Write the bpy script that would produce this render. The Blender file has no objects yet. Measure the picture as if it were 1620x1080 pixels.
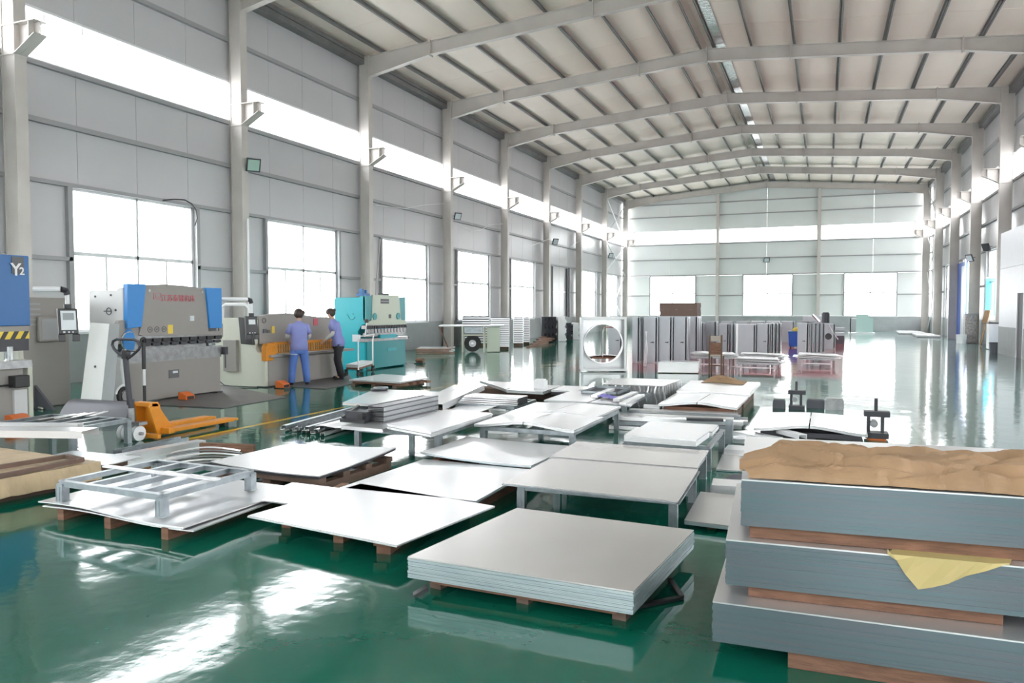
import bpy, bmesh, math, random
from mathutils import Vector, Matrix
random.seed(7)
D = bpy.data
SC = bpy.context.scene
COL = SC.collection
PI = math.pi

# ------------------------------------------------------------------ camera
CAM_H = 1.532; YAW = 0.387; PITCH = 0.042; FPX = 1209.0
cd = D.cameras.new('camera'); cam = D.objects.new('camera', cd); COL.objects.link(cam)
cam.location = (0, 0, CAM_H)
cam.rotation_euler = (PI / 2 - PITCH, 0, YAW)
cd.sensor_width = 36.0; cd.lens = FPX / 1620 * 36.0
cd.clip_start = 0.05; cd.clip_end = 500
SC.camera = cam

# ------------------------------------------------------------------ world: bright overcast sky
w = D.worlds.new('overcast_sky'); SC.world = w; w.use_nodes = True
wn = w.node_tree.nodes; wl = w.node_tree.links
bg = wn['Background']
SKY = 7.5
tcw = wn.new('ShaderNodeTexCoord'); sepw = wn.new('ShaderNodeSeparateXYZ'); rw = wn.new('ShaderNodeValToRGB')
wl.new(tcw.outputs['Generated'], sepw.inputs[0]); wl.new(sepw.outputs['Z'], rw.inputs[0])
rw.color_ramp.elements[0].position = 0.0; rw.color_ramp.elements[0].color = (1.0, 0.985, 0.97, 1)
rw.color_ramp.elements[1].position = 0.6; rw.color_ramp.elements[1].color = (0.97, 0.98, 1.0, 1)
wl.new(rw.outputs[0], bg.inputs[0]); bg.inputs[1].default_value = SKY
SC.view_settings.view_transform = 'Standard'; SC.view_settings.look = 'None'
SC.view_settings.gamma = 1.0; SC.view_settings.use_curve_mapping = False
SC.view_settings.exposure = 0.82
SC.cycles.use_denoising = True
SC.cycles.max_bounces = 10; SC.cycles.diffuse_bounces = 6; SC.cycles.glossy_bounces = 5
SC.cycles.transparent_max_bounces = 12; SC.cycles.transmission_bounces = 6
SC.cycles.sample_clamp_indirect = 8.0
SC.cycles.caustics_reflective = False; SC.cycles.caustics_refractive = False

def portal(name, loc, rot, sx, sy):
    l = D.lights.new(name, 'AREA'); l.shape = 'RECTANGLE'; l.size = sx; l.size_y = sy
    l.cycles.is_portal = True
    o = D.objects.new(name, l); COL.objects.link(o); o.location = loc; o.rotation_euler = rot
    return o

# ------------------------------------------------------------------ materials
def mat(name, col, rough=0.5, metal=0.0, var=0.0, vscale=3.0, bump=0.0, bscale=20.0, spec=None, stretch=None, col2=None, coat=0.0):
    m = D.materials.new(name); m.use_nodes = True
    nt = m.node_tree; b = nt.nodes['Principled BSDF']
    b.inputs['Base Color'].default_value = (*col, 1)
    b.inputs['Roughness'].default_value = rough
    b.inputs['Metallic'].default_value = metal
    if coat: b.inputs['Coat Weight'].default_value = coat; b.inputs['Coat Roughness'].default_value = 0.1
    if spec is not None: b.inputs['Specular IOR Level'].default_value = spec
    if var or bump:
        g = nt.nodes.new('ShaderNodeNewGeometry')
        mp = nt.nodes.new('ShaderNodeMapping')
        nt.links.new(g.outputs['Position'], mp.inputs[0])
        if stretch: mp.inputs['Scale'].default_value = stretch
        if var:
            n = nt.nodes.new('ShaderNodeTexNoise'); n.inputs['Scale'].default_value = vscale; n.inputs['Detail'].default_value = 4
            nt.links.new(mp.outputs[0], n.inputs['Vector'])
            r = nt.nodes.new('ShaderNodeMapRange'); r.inputs[1].default_value = 0.3; r.inputs[2].default_value = 0.7
            nt.links.new(n.outputs[0], r.inputs[0])
            mx = nt.nodes.new('ShaderNodeMix'); mx.data_type = 'RGBA'
            c2 = col2 if col2 else tuple(max(0, c * (1 - var)) for c in col)
            mx.inputs[6].default_value = (*col, 1); mx.inputs[7].default_value = (*c2, 1)
            nt.links.new(r.outputs[0], mx.inputs[0]); nt.links.new(mx.outputs[2], b.inputs['Base Color'])
        if bump:
            n = nt.nodes.new('ShaderNodeTexNoise'); n.inputs['Scale'].default_value = bscale; n.inputs['Detail'].default_value = 3
            nt.links.new(mp.outputs[0], n.inputs['Vector'])
            bp = nt.nodes.new('ShaderNodeBump'); bp.inputs['Strength'].default_value = bump; bp.inputs['Distance'].default_value = 0.02
            nt.links.new(n.outputs[0], bp.inputs['Height']); nt.links.new(bp.outputs[0], b.inputs['Normal'])
    return m

M = {}
M['steel'] = mat('painted_steel_warm_white', (0.60, 0.56, 0.53), 0.38, 0, var=0.12, vscale=1.5)
M['purlin'] = mat('galvanised_purlin', (0.23, 0.23, 0.23), 0.5, 0.3, var=0.2)
M['girt'] = mat('grey_girt', (0.34, 0.34, 0.35), 0.5, 0.1)
M['roof'] = mat('roof_panel', (0.84, 0.75, 0.67), 0.55, 0, var=0.12, vscale=0.8, stretch=(1, 0.2, 1))
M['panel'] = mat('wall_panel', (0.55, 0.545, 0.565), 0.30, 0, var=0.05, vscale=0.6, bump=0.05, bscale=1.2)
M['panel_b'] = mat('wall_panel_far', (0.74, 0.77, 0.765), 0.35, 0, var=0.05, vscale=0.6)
M['plaster'] = mat('grey_plaster', (0.36, 0.38, 0.39), 0.6, 0, var=0.1)
M['frame'] = mat('window_frame_white', (0.72, 0.73, 0.75), 0.35)
M['concrete'] = mat('outside_concrete', (0.6, 0.6, 0.58), 0.8, 0, var=0.1)
M['white'] = mat('white_paint', (0.80, 0.80, 0.82), 0.4)
M['cabin'] = mat('cabin_panel_white', (0.72, 0.74, 0.80), 0.4, 0, var=0.03)
M['galv'] = mat('galvanised_sheet', (0.80, 0.80, 0.81), 0.30, 0.75, var=0.06, vscale=2.0, bump=0.03, bscale=3)
M['galv_bright'] = mat('galvanised_sheet_bright', (0.86, 0.86, 0.88), 0.25, 0.5, var=0.05, vscale=1.5, bump=0.05, bscale=2.0)
M['galv_warm'] = mat('galvanised_sheet_satin', (0.70, 0.68, 0.675), 0.27, 0.6, var=0.05, vscale=1.5)
M['edge'] = mat('cut_sheet_edges', (0.58, 0.64, 0.67), 0.34, 0.6, var=0.25, vscale=2, stretch=(2, 2, 60), col2=(0.42, 0.50, 0.54))
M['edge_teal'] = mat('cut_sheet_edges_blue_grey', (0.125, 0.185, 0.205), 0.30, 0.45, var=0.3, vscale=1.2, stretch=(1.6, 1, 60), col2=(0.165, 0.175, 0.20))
M['angle'] = mat('galvanised_angle', (0.36, 0.40, 0.43), 0.36, 0.6, var=0.3, vscale=12)
M['dark'] = mat('dark_metal', (0.06, 0.06, 0.07), 0.45, 0.4)
M['black'] = mat('black_plastic', (0.025, 0.025, 0.028), 0.4)
M['rubber'] = mat('rubber', (0.03, 0.03, 0.03), 0.7)
M['timber'] = mat('rough_timber', (0.27, 0.135, 0.085), 0.75, 0, var=0.45, vscale=6, stretch=(1, 1, 8), bump=0.3, bscale=25)
M['timber_dark'] = mat('dark_timber', (0.16, 0.10, 0.075), 0.75, 0, var=0.3, vscale=6, bump=0.3, bscale=25)
M['paper'] = mat('brown_kraft_paper', (0.40, 0.25, 0.14), 0.7, 0, var=0.35, vscale=3, bump=0.35, bscale=9)
M['paper_pale'] = mat('pale_oiled_paper', (0.56, 0.42, 0.26), 0.55, 0, var=0.25, vscale=5, bump=0.15, bscale=9)
M['paper_yel'] = mat('yellow_paper', (0.56, 0.44, 0.19), 0.6, 0, var=0.1, vscale=5)
M['blue'] = mat('machine_blue', (0.035, 0.24, 0.62), 0.35)
M['blue_dk'] = mat('machine_deep_blue', (0.02, 0.13, 0.36), 0.35)
M['cream'] = mat('machine_cream', (0.60, 0.61, 0.52), 0.4, 0, var=0.04)
M['grey_m'] = mat('machine_grey', (0.30, 0.28, 0.265), 0.4, 0, var=0.04)
M['grey_lt'] = mat('machine_pale_grey', (0.58, 0.58, 0.59), 0.4)
M['teal'] = mat('machine_teal', (0.01, 0.38, 0.46), 0.35)
M['teal_dk'] = mat('machine_teal_deep', (0.015, 0.27, 0.30), 0.35)
M['tealcream'] = mat('machine_greenish_cream', (0.55, 0.60, 0.50), 0.4)
M['steel_raw'] = mat('raw_steel', (0.40, 0.40, 0.41), 0.35, 0.8, var=0.3, vscale=10)
M['chrome'] = mat('chrome', (0.85, 0.85, 0.87), 0.12, 1.0)
M['bright_white'] = mat('bright_white_coat', (0.95, 0.96, 0.96), 0.25)
M['orange'] = mat('orange_paint', (0.72, 0.27, 0.02), 0.4, 0, var=0.15, vscale=8)
M['orange_red'] = mat('orange_red_plastic', (0.70, 0.16, 0.03), 0.45)
M['yellow'] = mat('yellow_paint', (0.80, 0.58, 0.08), 0.5)
M['screen'] = mat('screen_grey', (0.30, 0.32, 0.34), 0.15)
M['label'] = mat('label_plate', (0.62, 0.66, 0.70), 0.3)
M['red'] = mat('red_print', (0.55, 0.10, 0.14), 0.5)
M['ink'] = mat('ink_print', (0.12, 0.12, 0.13), 0.5)
M['mat_grey'] = mat('checker_plate_mat', (0.15, 0.14, 0.14), 0.45, 0.2, var=0.2, bump=0.3, bscale=60)
M['card'] = mat('cardboard', (0.17, 0.12, 0.10), 0.8, 0, var=0.1)
M['cabgrey'] = mat('cabinet_grey', (0.45, 0.49, 0.53), 0.33, 0.25, var=0.06)
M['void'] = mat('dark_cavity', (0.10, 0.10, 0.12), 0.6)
M['cyan'] = mat('cyan_sheet', (0.10, 0.55, 0.72), 0.4)
M['door_blue'] = mat('door_blue', (0.08, 0.16, 0.55), 0.4)
M['skin'] = mat('skin', (0.60, 0.38, 0.29), 0.5)
M['hair'] = mat('dark_hair', (0.05, 0.03, 0.025), 0.5)
M['shirt'] = mat('lilac_blue_cotton', (0.26, 0.29, 0.62), 0.8, 0, var=0.1, vscale=8)
M['jeans'] = mat('blue_trousers', (0.10, 0.20, 0.55), 0.8, 0, var=0.12, vscale=8)
M['trousers'] = mat('black_trousers', (0.018, 0.018, 0.022), 0.8)
M['sleeve'] = mat('pale_sleeve', (0.52, 0.53, 0.52), 0.8)
M['foam'] = mat('black_foam', (0.03, 0.03, 0.04), 0.7, 0, bump=0.5, bscale=12)
M['glass_green'] = mat('green_glass_pane', (0.40, 0.55, 0.52), 0.1)
M['wrap'] = mat('printed_wrap', (0.55, 0.50, 0.50), 0.5, 0, var=0.6, vscale=14)
M['green'] = mat('lamp_green', (0.42, 0.58, 0.52), 0.15)
M['curtain'] = mat('pinkish_cable', (0.55, 0.50, 0.50), 0.5)
M['silver_foil'] = mat('silver_foil', (0.75, 0.77, 0.78), 0.22, 0.9, var=0.3, vscale=9, bump=0.8, bscale=9)

M['galv_mid'] = mat('mid_grey_profile', (0.42, 0.43, 0.45), 0.35, 0.6)
M['galv_dark'] = mat('dull_dark_sheet', (0.15, 0.15, 0.17), 0.4, 0.4)
def glass_mat(name, tint, gloss, rough=0.05, translucent=0.0):
    m = D.materials.new(name); m.use_nodes = True; nt = m.node_tree; nt.nodes.clear()
    out = nt.nodes.new('ShaderNodeOutputMaterial'); tr = nt.nodes.new('ShaderNodeBsdfTransparent')
    tr.inputs[0].default_value = (*tint, 1)
    gl = nt.nodes.new('ShaderNodeBsdfGlossy'); gl.inputs['Roughness'].default_value = rough
    mx = nt.nodes.new('ShaderNodeMixShader'); mx.inputs[0].default_value = gloss
    src = tr
    if translucent:
        tl = nt.nodes.new('ShaderNodeBsdfTranslucent'); tl.inputs[0].default_value = (*tint, 1)
        m2 = nt.nodes.new('ShaderNodeMixShader'); m2.inputs[0].default_value = translucent
        nt.links.new(tr.outputs[0], m2.inputs[1]); nt.links.new(tl.outputs[0], m2.inputs[2]); src = m2
    nt.links.new(src.outputs[0], mx.inputs[1]); nt.links.new(gl.outputs[0], mx.inputs[2])
    nt.links.new(mx.outputs[0], out.inputs[0])
    return m
M['glass'] = glass_mat('window_glass', (0.95, 0.97, 0.97), 0.06)
M['skylight'] = glass_mat('translucent_strip', (0.95, 0.96, 0.97), 0.04, 0.2, 0.25)

def floor_material():
    m = D.materials.new('epoxy_floor'); m.use_nodes = True; nt = m.node_tree; L = nt.links
    b = nt.nodes['Principled BSDF']; N = nt.nodes.new
    geo = N('ShaderNodeNewGeometry'); sep = N('ShaderNodeSeparateXYZ'); L.new(geo.outputs['Position'], sep.inputs[0])
    def rng(sock, a, bb):
        g = N('ShaderNodeMath'); g.operation = 'GREATER_THAN'; L.new(sock, g.inputs[0]); g.inputs[1].default_value = a
        l = N('ShaderNodeMath'); l.operation = 'LESS_THAN'; L.new(sock, l.inputs[0]); l.inputs[1].default_value = bb
        mm = N('ShaderNodeMath'); mm.operation = 'MULTIPLY'; L.new(g.outputs[0], mm.inputs[0]); L.new(l.outputs[0], mm.inputs[1]); return mm.outputs[0]
    def mul(a, bb):
        mm = N('ShaderNodeMath'); mm.operation = 'MULTIPLY'; L.new(a, mm.inputs[0]); L.new(bb, mm.inputs[1]); return mm.outputs[0]
    def noise(scale, detail=4, stretch=None):
        n = N('ShaderNodeTexNoise'); n.inputs['Scale'].default_value = scale; n.inputs['Detail'].default_value = detail
        if stretch:
            mp = N('ShaderNodeMapping'); mp.inputs['Scale'].default_value = stretch; L.new(geo.outputs['Position'], mp.inputs[0]); L.new(mp.outputs[0], n.inputs['Vector'])
        else: L.new(geo.outputs['Position'], n.inputs['Vector'])
        return n.outputs[0]
    def mix(f, a, bb):
        mx = N('ShaderNodeMix'); mx.data_type = 'RGBA'; 
        if isinstance(f, float): mx.inputs[0].default_value = f
        else: L.new(f, mx.inputs[0])
        for s, v in ((6, a), (7, bb)):
            if isinstance(v, tuple): mx.inputs[s].default_value = (*v, 1)
            else: L.new(v, mx.inputs[s])
        return mx.outputs[2]
    mr = N('ShaderNodeMapRange'); mr.inputs[1].default_value = 0.35; mr.inputs[2].default_value = 0.7; L.new(noise(0.6), mr.inputs[0])
    green = mix(mr.outputs[0], (0.003, 0.120, 0.078), (0.005, 0.092, 0.064))
    sp = N('ShaderNodeMapRange'); sp.inputs[1].default_value = 0.70; sp.inputs[2].default_value = 0.78; L.new(noise(22, 6), sp.inputs[0])
    green = mix(mul(sp.outputs[0], mr.outputs[0]), green, (0.16, 0.33, 0.27))
    red = mul(rng(sep.outputs['X'], -6.15, 1.1), rng(sep.outputs['Y'], 18.5, 42.0))
    c = mix(red, green, (0.40, 0.065, 0.08))
    pale = mul(rng(sep.outputs['X'], 1.1, 9.0), rng(sep.outputs['Y'], 9.0, 60.0))  # pale reflections on the right-hand floor, painted into the base colour
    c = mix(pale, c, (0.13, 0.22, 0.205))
    yl = mul(rng(sep.outputs['X'], -6.99, -6.90), rng(sep.outputs['Y'], 6.6, 30.0))
    c = mix(yl, c, (0.62, 0.42, 0.06))
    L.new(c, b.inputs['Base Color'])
    b.inputs['Roughness'].default_value = 0.07
    rr = N('ShaderNodeMapRange'); rr.inputs[3].default_value = 0.04; rr.inputs[4].default_value = 0.13; L.new(noise(1.7), rr.inputs[0]); L.new(rr.outputs[0], b.inputs['Roughness'])
    b.inputs['IOR'].default_value = 1.6
    b.inputs['Specular IOR Level'].default_value = 0.55
    bp = N('ShaderNodeBump'); bp.inputs['Strength'].default_value = 0.5; bp.inputs['Distance'].default_value = 0.010
    L.new(noise(1.6, 3), bp.inputs['Height'])
    bp2 = N('ShaderNodeBump'); bp2.inputs['Strength'].default_value = 0.2; bp2.inputs['Distance'].default_value = 0.004
    L.new(noise(9, 3), bp2.inputs['Height']); L.new(bp.outputs[0], bp2.inputs['Normal'])
    L.new(bp2.outputs[0], b.inputs['Normal'])
    return m
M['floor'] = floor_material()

# ------------------------------------------------------------------ geometry helpers
class MB:
    """collects shapes into one mesh"""
    def __init__(s): s.v = []; s.f = []
    def add(s, vs, fs):
        k = len(s.v); s.v += [tuple(v) for v in vs]; s.f += [tuple(i + k for i in f) for f in fs]; return s
    def box(s, x0, x1, y0, y1, z0, z1, rz=0.0, piv=None):
        vs = [(x, y, z) for z in (z0, z1) for y in (y0, y1) for x in (x0, x1)]
        if rz:
            cx, cy = piv if piv else ((x0 + x1) / 2, (y0 + y1) / 2); c, sn = math.cos(rz), math.sin(rz)
            vs = [(cx + (x - cx) * c - (y - cy) * sn, cy + (x - cx) * sn + (y - cy) * c, z) for x, y, z in vs]
        return s.add(vs, [(0, 2, 3, 1), (4, 5, 7, 6), (0, 1, 5, 4), (1, 3, 7, 5), (3, 2, 6, 7), (2, 0, 4, 6)])
    def prism(s, poly, a, b, axis='z'):
        """poly of 2D points extruded a..b along axis; axis x: pts are (y,z); y: (x,z); z: (x,y)"""
        def P(p, t): return {'x': (t, p[0], p[1]), 'y': (p[0], t, p[1]), 'z': (p[0], p[1], t)}[axis]
        n = len(poly); vs = [P(p, a) for p in poly] + [P(p, b) for p in poly]
        fs = [tuple(range(n)), tuple(range(2 * n - 1, n - 1, -1))] + [(i, (i + 1) % n, n + (i + 1) % n, n + i) for i in range(n)]
        return s.add(vs, fs)
    def beam(s, p, q, w, h, up=(0, 0, 1)):
        """rectangular bar between two points"""
        p = Vector(p); q = Vector(q); d = (q - p).normalized(); u = Vector(up)
        if abs(d.dot(u)) > 0.99: u = Vector((1, 0, 0))
        r = d.cross(u).normalized() * (w / 2); t = r.cross(d).normalized() * (h / 2)
        vs = [e + a * r + b * t for e in (p, q) for a, b in ((-1, -1), (1, -1), (1, 1), (-1, 1))]
        return s.add(vs, [(0, 1, 2, 3), (7, 6, 5, 4), (0, 4, 5, 1), (1, 5, 6, 2), (2, 6, 7, 3), (3, 7, 4, 0)])
    def tube(s, pts, r, n=8):
        pts = [Vector(p) for p in pts]; rs = r if isinstance(r, (list, tuple)) else [r] * len(pts); k = len(s.v)
        u = None
        for i, p in enumerate(pts):
            d = (pts[min(i + 1, len(pts) - 1)] - pts[max(i - 1, 0)]).normalized()
            if u is None: u = d.cross(Vector((0, 0, 1)) if abs(d.z) < 0.95 else Vector((1, 0, 0))).normalized()
            else: u = (u - d * u.dot(d)).normalized()
            w_ = d.cross(u)
            for j in range(n):
                a = 2 * PI * j / n; s.v.append(tuple(p + (u * math.cos(a) + w_ * math.sin(a)) * rs[i]))
        for i in range(len(pts) - 1):
            for j in range(n):
                a = k + i * n + j; b = k + i * n + (j + 1) % n; s.f.append((a, b, b + n, a + n))
        s.f.append(tuple(k + j for j in range(n))[::-1]); s.f.append(tuple(k + (len(pts) - 1) * n + j for j in range(n)))
        return s
    def cyl(s, c, r, h, axis='z', n=20, r2=None):
        c = Vector(c); d = {'x': Vector((1, 0, 0)), 'y': Vector((0, 1, 0)), 'z': Vector((0, 0, 1))}[axis] * h
        return s.tube([c, c + d], [r, r if r2 is None else r2], n)
    def ring(s, c, R, r, axis='x', n=28, m=8, a0=0, a1=2 * PI):
        c = Vector(c); k = len(s.v); full = abs(a1 - a0 - 2 * PI) < 1e-6; cnt = n if full else n + 1
        for i in range(cnt):
            a = a0 + (a1 - a0) * i / n
            e = {'x': Vector((0, math.cos(a), math.sin(a))), 'y': Vector((math.cos(a), 0, math.sin(a))), 'z': Vector((math.cos(a), math.sin(a), 0))}[axis]
            ax = {'x': Vector((1, 0, 0)), 'y': Vector((0, 1, 0)), 'z': Vector((0, 0, 1))}[axis]
            for j in range(m):
                t = 2 * PI * j / m; s.v.append(tuple(c + e * (R + r * math.cos(t)) + ax * (r * math.sin(t))))
        for i in range(n if full else n):
            i2 = (i + 1) % cnt
            if not full and i + 1 >= cnt: break
            for j in range(m): s.f.append((k + i * m + j, k + i2 * m + j, k + i2 * m + (j + 1) % m, k + i * m + (j + 1) % m))
        return s
    def build(s, name, m, parent=None, smooth=False, bevel=0.0):
        me = D.meshes.new(name); me.from_pydata(s.v, [], s.f)
        bm = bmesh.new(); bm.from_mesh(me); bmesh.ops.recalc_face_normals(bm, faces=bm.faces); bm.to_mesh(me); bm.free()
        ms = m if isinstance(m, (list, tuple)) else [m]
        for x in ms: me.materials.append(M[x] if isinstance(x, str) else x)
        o = D.objects.new(name, me); COL.objects.link(o)
        if parent is not None: setp(o, parent)
        if bevel:
            bv = o.modifiers.new('bevel', 'BEVEL'); bv.width = bevel; bv.segments = 2; bv.limit_method = 'ANGLE'
        if smooth:
            me.polygons.foreach_set('use_smooth', [True] * len(me.polygons))
            me.update()
        return o
def setp(o, parent):
    o.parent = parent
    wm = Matrix.Identity(4); q = parent
    # parents here are unrotated when parts are attached (parts are built in world coordinates)
    loc = Vector((0, 0, 0))
    while q is not None: loc += q.location; q = None if q.get('_flat') else (q.parent if q.type == 'EMPTY' else None)
    o.matrix_parent_inverse = Matrix.Translation(-loc) if parent.type == 'EMPTY' else Matrix.Identity(4)
def thing(name, label, cat, loc=(0, 0, 0), group=None):
    o = D.objects.new(name, None); COL.objects.link(o); o.location = loc; o.empty_display_size = 0.1
    o['label'] = label; o['category'] = cat
    if group: o['group'] = group
    return o
def tag(o, label, cat, group=None):
    o['label'] = label; o['category'] = cat
    if group: o['group'] = group
    return o
ORD = ['first', 'second', 'third', 'fourth', 'fifth', 'sixth', 'seventh', 'eighth', 'ninth', 'tenth', 'eleventh', 'twelfth', 'thirteenth', 'fourteenth', 'fifteenth', 'sixteenth']
def struct(o): o['kind'] = 'structure'; return o
def stuff(o): o['kind'] = 'stuff'; return o
def clone(o, dx=0, dy=0, dz=0, parent=None, label=None):
    """copy of an object and its children, sharing mesh data"""
    c = o.copy(); COL.objects.link(c)
    if parent is not None: c.parent = parent
    if parent is None or o.parent is not None and parent is o.parent: c.location = o.location + Vector((dx, dy, dz))
    if label: c['label'] = label
    for ch in [x for x in o.children]: clone(ch, parent=c)
    return c
def text(s, size, loc, rot, m, parent, name='lettering', extr=0.002, align='CENTER', bold=0.0):
    cu = D.curves.new(name, 'FONT'); cu.body = s; cu.size = size; cu.extrude = extr; cu.align_x = align; cu.align_y = 'CENTER'; cu.offset = bold
    o = D.objects.new(name, cu); COL.objects.link(o); o.location = loc; o.rotation_euler = rot; o.data.materials.append(M[m])
    dg = bpy.context.evaluated_depsgraph_get(); me = D.meshes.new_from_object(o.evaluated_get(dg))
    me.transform(Matrix.LocRotScale(Vector(loc), __import__('mathutils').Euler(rot), None))
    D.objects.remove(o); q = D.objects.new(name, me); COL.objects.link(q)
    if not me.materials: me.materials.append(M[m])
    setp(q, parent); return q
# ================================================================== SETTING
XW, XWR, XF, XFR = -14.5, 6.6, -14.04, 6.07       # wall planes and inner column faces
YB, YE = -8.0, 58.5                               # back and far wall
RID = -3.97; ZE, ZR = 9.87, 10.70                 # roof underside of purlins: eave / ridge
COLS = [-8 + 6 * k for k in range(12)]            # column lines, 4 + 6k
def zroof(x):
    return ZR - (ZR - ZE) * abs(x - RID) / (XFR - RID)
ground = struct(MB().box(-90, 80, -70, 130, -0.6, -0.35).build('ground_outside', 'concrete'))
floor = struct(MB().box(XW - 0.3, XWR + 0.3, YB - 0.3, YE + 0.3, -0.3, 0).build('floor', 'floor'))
GZ = [1.06, 2.57, 4.05, 5.28, 6.44, 7.50, 8.51]   # girt heights
PW = 1.5

# ---- side walls
WIN = {k: (y + 1.33, y + 4.63) for k, y in enumerate(COLS[:-1])}
def side_wall(side):
    s = -1 if side == 'left' else 1
    x0 = XW if s < 0 else XWR
    xo = x0 - 0.10 * (1 if s < 0 else -1)
    a, b = min(x0, xo), max(x0, xo)
    root = struct(D.objects.new('wall_' + side, None)); COL.objects.link(root)
    base = MB().box(a - (0.12 if s < 0 else 0), b + (0.12 if s > 0 else 0), YB, YE, 0, 1.06).build('low_wall', 'plaster', root)
    xi = x0 + 0.012 * (-s)
    # panels, each 1.5 m wide, slightly proud edges (joint of 8 mm)
    protos = {}
    def panel(y, wd, z0, z1):
        key = (round(wd, 3), z0, z1)
        if key in protos:
            o = protos[key].copy(); COL.objects.link(o); o.location = Vector((0, y - protos[key]['y0'], 0)); return
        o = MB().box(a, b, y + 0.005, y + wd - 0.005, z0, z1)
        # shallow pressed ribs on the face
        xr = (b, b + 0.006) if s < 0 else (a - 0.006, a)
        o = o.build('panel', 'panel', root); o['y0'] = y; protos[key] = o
    for k, y in enumerate(COLS[:-1]):
        for i in range(4):
            yy = y + i * PW
            for z0, z1 in ((7.50, 9.95), (4.05, 6.44)):
                panel(yy, PW, z0, z1)
        panel(y, 1.33, 1.06, 4.05); panel(y + 4.63, 1.37, 1.06, 4.05)
    for o in protos.values(): del o['y0']
    gx = (x0, x0 + 0.10) if s < 0 else (x0 - 0.10, x0)
    for k, y in enumerate(COLS[:-1]):
        w0, w1 = WIN[k]
        for z in (5.28, 8.51):
            MB().box(gx[0], gx[1], y + 0.1, y + 5.9, z - 0.05, z + 0.05).build('girt', 'girt', root)
        for z in (2.57,):
            MB().box(gx[0], gx[1], y + 0.1, w0 - 0.06, z - 0.04, z + 0.04).build('girt', 'girt', root)
            MB().box(gx[0], gx[1], w1 + 0.06, y + 5.9, z - 0.04, z + 0.04).build('girt', 'girt', root)
        MB().box(gx[0], gx[1], y + 0.1, y + 5.9, 4.05, 4.13).build('girt', 'girt', root)
        MB().box(gx[0], gx[1], y + 0.1, y + 5.9, 6.34, 6.43).build('girt', 'girt', root)
        for yy in (w0 - 0.09, w1 + 0.09):
            MB().box(gx[0], gx[1] , yy - 0.05, yy + 0.05, 1.06, 4.05).build('window_post', 'girt', root)
    # eave beam, dark under the roof
    ex = (x0, x0 + 0.30) if s < 0 else (x0 - 0.30, x0)
    MB().box(ex[0], ex[1], YB, YE, 9.62, 9.78).box(ex[0], ex[1] - 0.0, YB, YE, 9.80, 9.93).build('eave_beam', 'purlin', root)
    # columns with crane bracket
    xin = XF if s < 0 else XFR
    proto = None
    for i, y in enumerate(COLS):
        if proto is None:
            m_ = MB()
            f = 0.014
            lo, hi = (x0 + 0.10, xin) if s < 0 else (xin, x0 - 0.10)
            m_.box(lo, lo + 0.016, y - 0.12, y + 0.12, 0, 9.9); m_.box(hi - 0.016, hi, y - 0.12, y + 0.12, 0, 9.9)
            m_.box(lo + 0.01, hi - 0.01, y - 0.006, y + 0.006, 0, 9.9)
            # web stiffener box closing the profile (boxed section)
            m_.box(lo + 0.01, hi - 0.01, y - 0.10, y - 0.092, 0, 9.9); m_.box(lo + 0.01, hi - 0.01, y + 0.092, y + 0.10, 0, 9.9)
            c = m_.build('column', 'steel', root)
            p = xin
            d = -s   # into the hall
            br = MB()
            L1 = 0.55
            br.box(*sorted((p, p + d * L1)), y - 0.13, y + 0.13, 6.84, 6.86)
            # web of the bracket
            br.prism([(p, 6.32), (p + d * 0.06, 6.32), (p + d * L1, 6.62), (p + d * L1, 6.84), (p, 6.84)], y - 0.006, y + 0.006, 'y')
            br.add([(p, y - .13, 6.30), (p, y + .13, 6.30), (p + d * L1, y + .13, 6.60), (p + d * L1, y - .13, 6.60), (p, y - .13, 6.32), (p, y + .13, 6.32), (p + d * L1, y + .13, 6.62), (p + d * L1, y - .13, 6.62)],
                   [(0, 1, 2, 3), (4, 7, 6, 5), (0, 3, 7, 4), (1, 5, 6, 2), (3, 2, 6, 7), (0, 4, 5, 1)])
            br.box(*sorted((p + d * 0.38, p + d * 0.40)), y - 0.12, y + 0.12, 6.55, 6.84)
            lo2, hi2 = (lo, hi)
            br.box(lo2, hi2, y - 0.135, y - 0.118, 6.29, 6.31).box(lo2, hi2, y - 0.135, y - 0.118, 6.84, 6.86)
            b_ = br.build('bracket', 'steel', c)
            bp = MB().box(lo - 0.0, hi + 0.06 if s < 0 else hi, y - 0.2, y + 0.2, 0, 0.02).build('base_plate', 'steel', c)
            proto = c; py = y
        else:
            c2 = proto.copy(); COL.objects.link(c2); c2.location = (0, y - py, 0)
            for ch in proto.children:
                q = ch.copy(); COL.objects.link(q); q.parent = c2
    return root
wl_ = side_wall('left'); wr_ = side_wall('right')

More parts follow.
